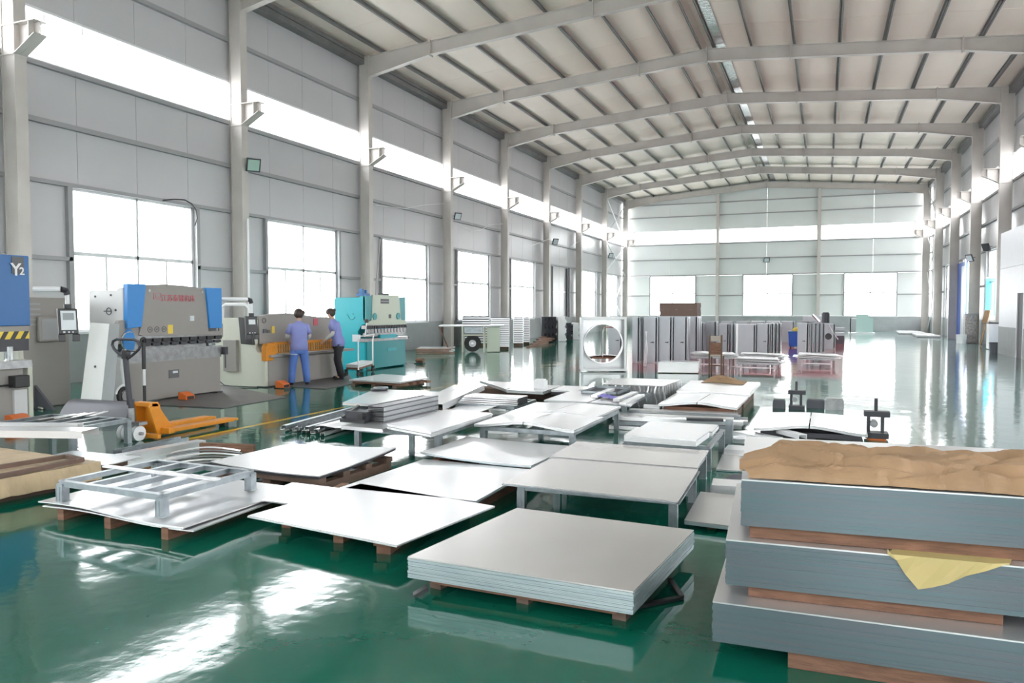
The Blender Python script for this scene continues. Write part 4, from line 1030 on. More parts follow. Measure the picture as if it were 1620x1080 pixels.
# ================================================================== MACHINES
def clampbank(parent, x, y0, y1, z0, z1, n, m='black'):
    d = (y1 - y0) / n
    for i in range(n):
        y = y0 + i * d
        MB().prism([(y + .02, z0 + .01), (y + d * .5, z0 - .005), (y + d - .02, z0 + .01), (y + d - .02, z1), (y + .02, z1)], x, x + .045, 'x').build('tool_clamp', m, parent)
def pendant(t, x, y, ztop, arm_from, w_=.26, h=.36, tilt=0.12, screen='screen', body='black'):
    """overhead arm with control pendant; arm_from = (x,y,z) start on machine"""
    ax, ay, az = arm_from
    bend = [(ax, ay, az), (x, y - .10, az), (x, y - .02, az - .015), (x, y, az - .07)]
    MB().tube(bend[:2], .038, 10).build('arm', 'white', t); e = MB().tube(bend[1:], .042, 10).build('arm_elbow', 'dark', t)
    MB().tube([(x, y, az - .07), (x, y, ztop + .04)], .028, 10).build('arm_drop', 'white', t)
    MB().cyl((x, y, ztop), .05, .06, 'z', 12).build('arm_joint', 'black', t)
    n_ = Vector((.93, -.36, 0)).normalized(); r = Vector((.36, .93, 0)).normalized(); up = Vector((0, 0, 1)) - n_ * .12; c = Vector((x, y, ztop - h / 2))
    def pl(m_, a0, a1, b0, b1, d0, d1):
        vs = [c + r * a + up * b + n_ * d for d in (d0, d1) for b in (b0, b1) for a in (a0, a1)]
        return m_.add(vs, [(0, 1, 3, 2), (4, 6, 7, 5), (0, 4, 5, 1), (1, 5, 7, 3), (3, 7, 6, 2), (2, 6, 4, 0)])
    hh = h / 2
    b_ = pl(MB(), -w_ / 2, w_ / 2, -hh * .55, hh, -.03, .03); pl(b_, -w_ / 2 - .01, -w_ / 2 + .08, -hh, -hh * .55, -.03, .03); pl(b_, w_ / 2 - .08, w_ / 2 + .01, -hh, -hh * .55, -.03, .03)
    bo = b_.build('control_pendant', body, t, bevel=.01)
    pl(MB(), -w_ * .38, w_ * .38, -hh * .30, hh * .86, .03, .034).build('face_plate', 'label', bo) if screen == 'label' else None
    pl(MB(), -w_ * .28, w_ * .28, hh * .30, hh * .72, .034, .038).build('screen', 'screen' if screen == 'label' else 'label', bo)
    k = pl(MB(), -w_ * .30, -w_ * .20, -hh * .48, -hh * .38, .03, .04); pl(k, -w_ * .05, w_ * .03, -hh * .47, -hh * .39, .03, .036); pl(k, w_ * .15, w_ * .23, -hh * .47, -hh * .39, .03, .036); k.build('buttons', 'label', bo)

# --- press brake with blue ends
t = thing('press_brake', 'grey press brake with bright blue ends and red lettering, in front of the first window', 'press brake', (-10.65, 10, 0))
def cframe(y0, y1, m, t_):
    pr = [(-11.1, 0), (-10.36, 0), (-10.36, .74), (-10.52, .78), (-10.56, 1.02), (-10.50, 1.12), (-10.34, 1.14), (-10.34, 1.88), (-10.44, 1.88), (-10.48, 1.84), (-11.06, 1.84), (-11.10, 1.80)]
    return MB().prism(pr, y0, y1, 'y').build('side_frame', m, t_, bevel=.012)
cframe(8.95, 9.03, 'grey_lt', t); cframe(10.97, 11.05, 'grey_lt', t)
MB().box(-11.0, -10.75, 9.03, 10.97, .1, 1.78).build('back_body', 'grey_lt', t)
ram = MB().prism([(9.28, 1.10), (11.04, 1.06), (11.04, 1.14), (10.72, 1.14), (10.66, 1.90), (10.15, 1.945), (9.75, 1.955), (9.31, 1.93), (9.24, 1.24), (9.2, 1.12)], -10.36, -10.29, 'x').build('ram_plate', 'grey_m', t, bevel=.006)
MB().prism([(8.95, 1.22), (9.23, 1.25), (9.33, 1.94), (8.97, 1.94)], -10.36, -10.25, 'x').build('end_cover', 'blue', t, bevel=.01)
MB().prism([(10.72, 1.19), (11.02, 1.19), (11.02, 1.92), (10.64, 1.92)], -10.36, -10.25, 'x').build('end_cover', 'blue', t, bevel=.01)
MB().prism([(8.82, .98), (9.22, .98), (9.22, 1.24), (8.96, 1.36), (8.86, 1.36), (8.82, 1.30)], -10.40, -10.31, 'x').build('guard_plate', 'grey_m', t, bevel=.01)
MB().prism([(11.0, 1.02), (11.10, 1.02), (11.10, 1.26), (11.0, 1.32)], -10.40, -10.31, 'x').build('guard_plate', 'grey_m', t)
MB().box(-10.42, -10.30, 9.0, 11.06, 1.045, 1.10).build('upper_beam', 'steel_raw', t)
clampbank(t, -10.31, 9.25, 11.04, .985, 1.055, 9)
clampbank(t, -10.33, 9.25, 11.04, .925, .975, 9, 'dark')
MB().box(-10.40, -10.36, 9.15, 10.72, .86, .97).build('upper_tool', 'steel_raw', t)
MB().box(-10.44, -10.30, 8.98, 11.06, .72, .87).build('lower_die_bed', 'steel_raw', t)
MB().box(-10.34, -10.29, 9.0, 11.02, .66, .73).build('bed_rail', 'steel_raw', t)
MB().box(-10.36, -10.30, 9.0, 11.0, .03, .67).build('front_plate', 'grey_m', t, bevel=.008)
for y in (9.1, 10.9): MB().box(-10.42, -10.22, y - .07, y + .07, 0, .03).build('foot', 'dark', t)
MB().box(-10.297, -10.290, 9.80, 10.02, .36, .50).build('label_plate', 'ink', t); MB().box(-10.291, -10.286, 9.88, 9.99, .44, .48).build('label_plate', 'label', t)
MB().box(-10.33, -10.22, 11.04, 11.12, .70, .84).build('stop_block', 'dark', t)
MB().tube([(-10.25, 11.08, .72), (-10.25, 11.08, .45)], .012, 8).build('hanging_rod', 'dark', t)
text('江苏泰锻机床', .125, (-10.284, 10.03, 1.715), (PI / 2, 0, PI / 2), 'red', t, 'lettering')
MB().box(-10.292, -10.286, 9.50, 9.68, 1.70, 1.708).box(-10.292, -10.286, 9.50, 9.508, 1.70, 1.80).box(-10.292, -10.286, 9.50, 9.66, 1.795, 1.802).box(-10.292, -10.286, 9.652, 9.66, 1.73, 1.80).box(-10.292, -10.286, 9.54, 9.66, 1.73, 1.737).box(-10.292, -10.286, 9.54, 9.548, 1.73, 1.77).build('logo', 'red', t)
for y in (9.42, 9.56, 9.71): MB().ring((-10.288, y, 1.20), .045, .006, 'x', 18, 5).cyl((-10.292, y, 1.20), .018, .006, 'x', 8).build('warning_sign', 'ink', t)
MB().box(-10.292, -10.287, 9.79, 9.90, 1.12, 1.27).build('warning_label', 'yellow', t)
MB().box(-10.292, -10.287, 10.28, 10.38, 1.33, 1.42).box(-10.289, -10.284, 10.30, 10.36, 1.35, 1.40).build('button_plate', 'label', t)
for y in (9.42, 10.58): MB().cyl((-10.292, y, 1.84), .025, .01, 'x', 10).build('lifting_bolt', 'chrome', t)
MB().ring((-10.65, 8.945, 1.50), .055, .007, 'y', 18, 5).box(-10.76, -10.6, 8.94, 8.95, 1.495, 1.51).build('emblem', 'ink', t)
for x, z in ((-10.95, 1.74), (-10.60, 1.76), (-10.5, 1.52)): MB().cyl((x, 8.94, z), .018, .012, 'y', 10).build('bolt', 'dark', t)
pendant(t, -10.10, 11.62, 1.40, (-10.4, 11.0, 1.72), .24, .44, screen='grey')

# --- control-desk electric cabinet behind, left of it
t = thing('electric_cabinet', 'tall grey-green electric cabinet with louvres behind the left control pendant', 'cabinet', (-11.6, 8.4, 0))
MB().box(-12.0, -11.3, 7.55, 8.75, 0, 1.72).build('body', 'grey_m', t, bevel=.02)
for i in range(5): MB().box(-11.30, -11.285, 7.75, 8.25, 1.28 + i * .08, 1.31 + i * .08).build('louvre', 'girt', t)
MB().box(-11.30, -11.22, 8.18, 8.62, 1.02, 1.42).build('monitor_housing', 'grey_m', t, bevel=.03); MB().box(-11.225, -11.215, 8.22, 8.58, 1.06, 1.38).build('monitor_panel', 'girt', t)

# --- leaning white panel
t = thing('tall_metal_sheet', 'tall white sheet panel leaning against the end of the blue-ended press brake', 'metal panel', (-10.4, 8.3, 0))
a, b = Vector((*W(125, 654), 0)), Vector((*W(158, 656), 0))
c_, d_ = onray(143, 510, a.y + .22), onray(173, 512, b.y + .22)
MB().add([a, b, d_, c_, a + Vector((-.03, .02, 0)), b + Vector((-.03, .02, 0)), d_ + Vector((-.03, .02, 0)), c_ + Vector((-.03, .02, 0))], [(0, 1, 2, 3), (7, 6, 5, 4), (0, 4, 5, 1), (1, 5, 6, 2), (2, 6, 7, 3), (3, 7, 4, 0)]).build('panel', 'bright_white', t)
e_ = (b + d_) / 2
MB().add([b, b + Vector((.04, .18, 0)), d_ + Vector((.02, .16, 0)), d_], [(0, 1, 2, 3)]).build('return_flange', 'plaster', t)
h_ = a * .22 + b * .26 + c_ * .26 + d_ * .26
MB().cyl(h_ + Vector((.004, -.01, 0)), .018, .012, 'x', 10).build('hole', 'ink', t)
tag(MB().prism([(-11.26, 0), (-10.85, 0), (-11.26, .36)], 8.1, 8.14, 'y').build('metal_offcut', 'void'), 'dark triangular sheet offcut standing by the foot of the grey-green cabinet', 'metal offcut')

# --- nearest press brake at the left frame edge
t = thing('press_brake', 'deep blue and cream press brake marked Y2, cut off by the left picture edge', 'press brake', (-10.4, 5.5, 0))
xf = -10.0
ya = 6.92
def XZ(u, v, x=xf):
    d = _F + _R * ((u - 810) / FPX) + _U * ((540 - v) / FPX); k = x / d.x; return (d.y * k, CAM_H + d.z * k)
y1, zt = XZ(48, 405); _, zb = XZ(48, 515); y2 = XZ(0, 400)[0]
YL = 4.2
MB().box(xf - .10, xf, YL, y1 - .02, zb, zt - .0).build('end_cover', 'blue_dk', t, bevel=.012)
MB().prism([(xf - .85, 0), (xf - .08, 0), (xf - .08, .80), (xf - .25, .85), (xf - .28, 1.25), (xf - .12, 1.35), (xf - .06, zt + .0), (xf - .85, zt - .05)], y1 - .02, y1 + .05, 'y').build('side_frame', 'cream', t, bevel=.01)
MB().prism([(xf - .85, 0), (xf - .08, 0), (xf - .08, .80), (xf - .25, .85), (xf - .28, 1.25), (xf - .12, 1.35), (xf - .06, zt + .0), (xf - .85, zt - .05)], YL - .4, YL - .3, 'y').build('side_frame', 'cream', t)
yc0, zc0 = XZ(18, 398); yc1, zc1 = XZ(37, 432)
yc1 = XZ(37, 420)[0]
MB().box(xf, xf + .012, XZ(18, 420)[0], yc1, XZ(28, 433)[1], zt - .02).build('badge_plate', 'ink', t)
text('Y', .23, (xf + .016, XZ(24, 428)[0], XZ(24, 427)[1]), (PI / 2, 0, PI / 2), 'white', t, bold=.004)
text('2', .14, (xf + .016, XZ(33.5, 430)[0], XZ(33.5, 429.5)[1]), (PI / 2, 0, PI / 2), 'white', t, bold=.003)
zs0 = XZ(30, 536)[1]; zs1 = XZ(30, 524)[1]
MB().box(xf - .15, xf - .03, YL - .3, y1 - .02, zs0 - .10, zb).build('ram_plate', 'grey_m', t)
st = MB().box(xf - .03, xf - .018, YL - .3, y1 - .03, zs0, zs1).build('hazard_stripe', 'yellow', t)
dk = MB(); y = YL - .25
while y < y1 - .14: dk.prism([(y, zs0), (y + .06, zs0), (y + .12, zs1), (y + .06, zs1)], xf - .018, xf - .012, 'x'); y += .14
dk.build('stripe_bars', 'black', st)
MB().box(xf - .20, xf - .02, YL - .3, y1 - .04, zs0 - .16, zs0).build('upper_beam', 'dark', t)
for yy in (y1 - .30, y1 - .78): MB().cyl((xf - .05, yy, XZ(20, 570)[1]), .055, zs0 - .10 - XZ(20, 570)[1], 'z', 18).build('hydraulic_cylinder', 'chrome', t)
zz1 = XZ(20, 571)[1]; zz0 = XZ(20, 583)[1]
MB().box(xf - .3, xf + .02, YL - .3, y1 - .03, zz0, zz1).build('lower_die_bed', 'steel_raw', t)
MB().box(xf - .35, xf - .06, YL - .3, y1 - .10, .05, zz0).build('front_plate', 'grey_m', t, bevel=.01)
zk = XZ(30, 605)[1]
MB().box(xf - .05, xf + .10, y1 - .32, y1 - .12, zk - .06, zk + .10).build('back_gauge_motor', 'black', t, bevel=.01)
MB().tube([(xf + .03, YL, zk), (xf + .03, y1 - .25, zk - .02)], .014, 6).build('cable', 'black', t)
MB().box(xf - .2, xf - .02, y1 - .26, y1 - .08, .02, zk - .1).build('cover', 'grey_lt', t)
px_, py_ = W(110, 500, 1.49) if False else (-9.55, 7.6)
az = XZ(60, 456, xf - .05)[1]
e = onray(107, 490, 7.55); s_ = onray(50, 457, y1 + .02)
pendant(t, e.x, 7.55, e.z + .02, (s_.x + .0, y1 + .04, s_.z), .25, .46, screen='label')

# --- foot pedals
def pedal(label, x, y, rz=0.2, s=1.0):
    t = thing('foot_pedal', label, 'foot pedal', (x, y, 0))
    MB().prism([(x - .10 * s, .012), (x + .12 * s, .012), (x + .12 * s, .10 * s), (x - .02 * s, .17 * s), (x - .10 * s, .17 * s)], y - .12 * s, y + .12 * s, 'y').build('hood', 'orange_red', t, bevel=.008)
    MB().box(x - .12 * s, x + .16 * s, y - .13 * s, y + .13 * s, 0, .012).build('base', 'dark', t); MB().box(x + .12 * s, x + .125 * s, y - .09 * s, y + .09 * s, .02, .07).build('opening', 'black', t)
    MB().tube([(x - .1, y + .12, .03), (x - .2, y + .25, .05), (x - .35, y + .3, .01)], .008, 6).build('cable', 'black', t)
pedal('orange foot pedal box in front of the Y2 press brake', *W(30, 676))
pedal('small orange foot pedal at the foot of the blue-ended press brake', -9.98, 9.86, s=.8)
pedal('orange foot pedal on the floor beside the woman with blue trousers', W(442, 613)[0] + .10, W(442, 613)[1] - .04, s=.85)
t = thing('hammer', 'hammer with pale handle lying on the floor by the Y2 press brake', 'hammer', (*W(55, 640), 0)); h0, h1 = W(49, 643), W(67, 648)
MB().tube([(*h0, .03), (*h1, .02)], .015, 8).build('handle', 'cream', t); MB().beam((h0[0] - .03, h0[1] - .07, .04), (h0[0] + .03, h0[1] + .07, .04), .05, .05).build('head', 'dark', t)
tag(MB().prism([W(225, 640), W(352, 646), W(452, 629), W(345, 608)], .002, .012, 'z').build('floor_plate', 'mat_grey'), 'dark floor plate in front of the blue-ended press brake', 'floor mat')
tag(MB().prism([W(375, 607), W(515, 615.5), W(560, 607), W(552, 592), W(430, 596)], .002, .012, 'z').build('floor_plate', 'mat_grey'), 'dark floor plate under the two women at the shear', 'floor mat')

# --- scooter
t = thing('electric_scooter', 'parked electric scooter with blue windshield in front of the blue-ended press brake', 'scooter', (-9.9, 8.7, 0))
sx, sy = W(191, 640); sx += .10
MB().ring((sx, sy, .15), .12, .035, 'x', 24, 8).build('tyre', 'rubber', t); MB().cyl((sx - .02, sy, .15), .075, .04, 'x', 18).build('hub', 'chrome', t)
MB().ring((sx, sy, .15), .175, .018, 'x', 16, 6, .4, 2.9).build('mudguard', 'white', t)
MB().tube([(sx, sy, .30), (sx - .02, sy - .02, .60), (sx - .02, sy, .90)], [.03, .035, .03], 10).build('steering_column', 'white', t)
MB().tube([(sx - .04, sy - .16, .86), (sx - .02, sy, .90), (sx - .04, sy + .18, .88)], .014, 8).build('handlebar', 'dark', t)
o = MB().prism([(sy + .06 + .12 * math.cos(a), 1.02 + .20 * math.sin(a)) for a in [i * PI / 8 for i in range(16)]], sx + .02, sx + .05, 'x').build('windshield', 'blue', t, bevel=.01)
MB().ring((sx + .05, sy + .06, 1.02), .15, .012, 'x', 18, 6, 1.2, 4.2).build('windshield_rim', 'chrome', t)
t = thing('stand_pole', 'thin black and white pole standing beside the scooter', 'pole', (*W(229, 638), 0)); qx, qy = W(229, 641)
MB().cyl((qx, qy, 0), .025, .32, 'z', 10).build('lower_tube', 'black', t); MB().cyl((qx, qy, .32), .022, .26, 'z', 10).build('middle_tube', 'white', t); MB().cyl((qx, qy, .58), .03, .42, 'z', 10).build('upper_tube', 'black', t)
MB().ring((qx, qy, 1.02), .055, .02, 'x', 16, 6).build('head', 'black', t); MB().box(qx - .2, qx + .08, qy - .1, qy + .04, 0, .012).build('base', 'girt', t)

# --- guillotine shear
t = thing('guillotine_shear', 'cream guillotine shear with orange finger guard, where the two women work', 'shear', (-10.5, 13.1, 0))
sf = [(-11.35, 0), (-10.13, 0), (-10.13, .64), (-10.3, .68), (-10.38, .80), (-10.36, 1.33), (-10.6, 1.36), (-11.38, 1.36), (-11.40, 1.30)]
MB().prism(sf, 12.02, 12.12, 'y').build('side_frame', 'cream', t, bevel=.015)
MB().prism([(x, z) for x, z in sf], 14.55, 14.65, 'y').build('side_frame', 'cream', t, bevel=.015)
MB().box(-11.10, -10.78, 11.94, 12.02, .30, .92).build('side_box', 'grey_m', t)
MB().prism([(12.12, .84), (14.55, .86), (14.55, 1.34), (14.1, 1.36), (13.0, 1.455), (12.5, 1.44), (12.12, 1.40)], -10.42, -10.34, 'x').build('blade_beam_plate', 'grey_m', t, bevel=.006)
MB().box(-11.1, -10.7, 12.12, 14.55, .2, 1.2).build('back_body', 'cream', t)
MB().prism([(12.10, .02), (14.60, .02), (14.60, .55), (12.10, .58), ], -10.16, -10.10, 'x').build('front_plate', 'grey_m', t, bevel=.006)
MB().box(-10.45, -10.02, 12.08, 14.95, .585, .635).build('table', 'grey_m', t, bevel=.006)
MB().prism([(12.0, .52), (12.22, .52), (12.22, .62), (12.34, .66), (12.34, .80), (12.22, .86), (12.05, .86), (12.0, .78)], -10.20, -10.08, 'x').build('guard_end', 'orange', t, bevel=.01)
MB().box(-10.28, -10.14, 12.3, 14.5, .82, .87).build('guard_rail', 'orange', t)
gr = MB(); y = 12.36
while y < 14.45: gr.box(-10.15, -10.13, y, y + .022, .66, .83); y += .075
gr.box(-10.15, -10.13, 12.32, 14.5, .735, .75).box(-10.15, -10.13, 12.32, 14.5, .655, .67); gr.build('guard_bars', 'orange', t)
MB().box(-10.335, -10.325, 12.22, 12.32, 1.06, 1.14).box(-10.335, -10.325, 12.34, 12.42, 1.06, 1.12).build('label_plate', 'ink', t)
MB().box(-10.337, -10.327, 12.47, 12.56, 1.05, 1.19).build('warning_label', 'yellow', t)
MB().ring((-10.33, 12.25, 1.31), .05, .008, 'x', 16, 5).build('emblem', 'ink', t)
MB().box(-10.337, -10.327, 13.85, 14.0, 1.18, 1.33).build('red_label', 'red', t)
for z in (1.0, .93, .86): MB().cyl((-10.55, 11.99, z), .02, .03, 'y', 8).build('button', 'dark', t)
MB().tube([(-11.15, 11.98, 1.36), (-11.13, 11.98, 1.58), (-11.05, 11.98, 1.63), (-10.55, 11.98, 1.63), (-10.46, 11.98, 1.56), (-10.46, 11.98, 1.40)], .035, 10).build('arm_frame', 'white', t)
MB().prism([(-10.55, .86), (-10.25, .84), (-10.36, 1.36), (-10.60, 1.38)], 12.12 - .30, 12.12 - .22, 'y').build('control_panel', 'black', t, bevel=.01)
MB().tube([(-11.28, 12.0, .30), (-11.25, 11.9, .15), (-11.0, 11.85, .03), (-10.5, 11.8, .015), (-10.2, 11.9, .015)], .01, 6).build('cable', 'black', t)
for y in (12.06, 14.6): MB().box(-10.3, -10.05, y - .08, y + .08, -.0, .02).build('foot', 'dark', t)
tag(warp(MB(), [(-10.1, 12.35), (-9.75, 12.45), (-9.85, 13.9), (-10.35, 13.9)], .645, .006, lambda s, u: -.02 * s + .03 * s * math.sin(u * 3), 10).build('metal_sheet', 'galv_bright'), 'thin white sheet on the shear table held by the two women', 'metal sheet')

# --- teal press brake
t = thing('press_brake', 'turquoise press brake with cream front, beside the third window', 'press brake', (-10.9, 17.2, 0))
tf = [(-11.5, 0), (-10.62, 0), (-10.62, .70), (-10.80, .74), (-10.82, .98), (-10.70, 1.14), (-10.60, 1.16), (-10.60, 1.86), (-10.75, 1.86), (-10.8, 1.83), (-11.47, 1.83), (-11.52, 1.78)]
MB().prism(tf, 16.3, 16.38, 'y').build('side_frame', 'teal', t, bevel=.012); MB().prism(tf, 18.18, 18.26, 'y').build('side_frame', 'teal', t, bevel=.012)
MB().box(-11.4, -11.0, 16.38, 18.18, .1, 1.8).build('back_body', 'teal', t)
MB().prism([(16.32, 1.14), (18.26, 1.12), (18.24, 1.22), (17.98, 1.26), (17.88, 1.90), (16.60, 1.90), (16.54, 1.26), (16.34, 1.2)], -10.62, -10.56, 'x').build('ram_plate', 'tealcream', t, bevel=.006)
MB().box(-10.66, -10.58, 16.30, 16.56, 1.26, 1.87).build('end_cover', 'teal_dk', t); MB().box(-10.66, -10.59, 17.90, 18.26, 1.25, 1.85).build('end_cover', 'teal_dk', t)
MB().box(-10.72, -10.58, 16.30, 18.28, 1.04, 1.13).build('upper_beam', 'steel_raw', t)
cb_ = MB(); y = 16.32
while y < 18.22: cb_.prism([(y, 1.12), (y + .045, 1.12), (y + .07, 1.04), (y + .02, 1.04)], -10.58, -10.55, 'x'); y += .082
cb_.build('finger_comb', 'dark', t)
clampbank(t, -10.61, 16.34, 18.24, .93, 1.03, 12, 'steel_raw')
MB().box(-10.70, -10.60, 16.34, 18.2, .84, .93).build('upper_tool', 'steel_raw', t)
MB().box(-10.74, -10.55, 16.2, 18.34, .72, .80).build('lower_die_bed', 'steel_raw', t)
MB().box(-10.62, -10.54, 16.9, 17.7, .78, .88).build('gauge_box', 'teal', t)
MB().box(-10.66, -10.58, 16.34, 18.24, .03, .72).build('front_plate', 'teal_dk', t, bevel=.008)
MB().box(-10.585, -10.572, 17.3, 17.75, .44, .52).build('maker_plate', 'teal', t)
MB().box(-10.562, -10.555, 16.95, 17.36, 1.68, 1.80).build('name_plate', 'ink', t); MB().box(-10.556, -10.552, 16.97, 17.34, 1.735, 1.745).build('name_plate_line', 'label', t)
for y in (16.66, 17.82): MB().cyl((-10.56, y, 1.35), .09, .02, 'x', 20).build('round_window', 'teal_dk', t)
MB().box(-10.56, -10.552, 17.35, 17.46, 1.30, 1.40).build('label_plate', 'ink', t)
MB().ring((-11.0, 16.295, 1.38), .10, .01, 'y', 18, 5, 3.4, 6.0).box(-11.16, -11.12, 16.29, 16.3, 1.38, 1.41).box(-10.98, -10.94, 16.29, 16.3, 1.40, 1.43).build('emblem', 'teal_dk', t)
MB().box(-10.98, -10.74, 16.288, 16.298, .72, .90).build('notice_sticker', 'label', t)
MB().box(-10.9, -10.65, 16.35, 16.6, 1.87, 1.93).box(-10.85, -10.75, 16.4, 16.45, 1.93, 2.05).box(-10.75, -10.7, 16.5, 16.55, 1.93, 2.02).build('valve_block', 'blue_dk', t); MB().box(-10.85, -10.7, 17.3, 17.6, 1.9, 1.95).build('motor_mount', 'dark', t)
MB().cyl((-10.5, 16.2, 1.20), .05, .09, 'z', 12).build('lamp_head', 'black', t); MB().tube([(-10.5, 16.2, 1.2), (-10.48, 16.15, 1.08), (-10.5, 16.12, .85)], .012, 6).build('lamp_arm', 'white', t)
MB().cyl((-10.6, 18.3, .76), .03, .12, 'y', 10).build('hand_wheel', 'dark', t)

# --- trolley in front of the teal press
t = thing('trolley', 'white tube trolley with wooden boards in front of the turquoise press brake', 'trolley', (-9.9, 15.2, 0))
A_, B_ = Vector((*W(567, 596), 0)), Vector((*W(590, 588), 0)); C_ = A_ + Vector((-.36, .05, 0)); D__ = B_ + Vector((-.36, .05, 0))
for p in (A_, B_): MB().tube([p + Vector((0, 0, .08)), p + Vector((0, 0, .78)), p + Vector((.02, .03, .92))], .016, 8).build('upright', 'white', t)
MB().tube([A_ + Vector((.02, .03, .92)), B_ + Vector((.02, .03, .92))], .016, 8).build('push_bar', 'white', t)
dd = MB().add([A_ + Vector((0, 0, .16)), B_ + Vector((0, 0, .16)), D__ + Vector((0, 0, .16)), C_ + Vector((0, 0, .16)), A_ + Vector((0, 0, .20)), B_ + Vector((0, 0, .20)), D__ + Vector((0, 0, .20)), C_ + Vector((0, 0, .20))], [(0, 1, 2, 3), (7, 6, 5, 4), (0, 4, 5, 1), (1, 5, 6, 2), (2, 6, 7, 3), (3, 7, 4, 0)]).build('deck', 'timber', t)
for i, z in enumerate((.205, .245)):
    MB().add([p + Vector((0, 0, z + q)) for q in (0, .03) for p in (A_, B_, D__, C_)], [(0, 1, 2, 3), (7, 6, 5, 4), (0, 4, 5, 1), (1, 5, 6, 2), (2, 6, 7, 3), (3, 7, 4, 0)]).build('board', 'white', t)
for p in (A_, B_, C_, D__): MB().cyl(p + Vector((-.02, 0, .06)), .055, .035, 'x', 14).box(p.x - .03, p.x + .03, p.y - .03, p.y + .03, .1, .16).build('caster', 'rubber', t)
# ================================================================== PEOPLE
def skin_mesh(name, verts, edges, radii, m, parent, sub=2, root=0, smooth=True):
    me = D.meshes.new(name); me.from_pydata([tuple(v) for v in verts], edges, []); o = D.objects.new(name, me); COL.objects.link(o)
    sk = o.modifiers.new('skin', 'SKIN'); sk.use_smooth_shade = True
    lay = me.skin_vertices[0].data if me.skin_vertices else None
    if lay is None:
        bm = bmesh.new(); bm.from_mesh(me); bm.verts.layers.skin.verify(); bm.to_mesh(me); bm.free(); lay = me.skin_vertices[0].data
    for i, r in enumerate(radii):
        lay[i].radius = (r, r) if not isinstance(r, tuple) else r
        lay[i].use_root = (i == root)
    ss = o.modifiers.new('sub', 'SUBSURF'); ss.levels = sub; ss.render_levels = sub
    dg = bpy.context.evaluated_depsgraph_get(); me2 = D.meshes.new_from_object(o.evaluated_get(dg)); D.objects.remove(o)
    me2.name = name; me2.materials.clear(); me2.materials.append(M[m]); me2.polygons.foreach_set('use_smooth', [True] * len(me2.polygons))
    o = D.objects.new(name, me2); COL.objects.link(o); setp(o, parent); return o
def ellipsoid(name, c, r, m, parent, R=None, n=16, cut=None):
    m_ = MB(); k = 0
    for j in range(n + 1):
        th = PI * j / n
        for i in range(2 * n):
            ph = PI * i / n; v = Vector((r[0] * math.sin(th) * math.cos(ph), r[1] * math.sin(th) * math.sin(ph), r[2] * math.cos(th)))
            if cut: v = cut(v)
            if R: v = R @ v
            m_.v.append(tuple(Vector(c) + v))
    for j in range(n):
        for i in range(2 * n):
            a = j * 2 * n + i; b = j * 2 * n + (i + 1) % (2 * n); m_.f.append((a, b, b + 2 * n, a + 2 * n))
    return m_.build(name, m, parent, smooth=True)
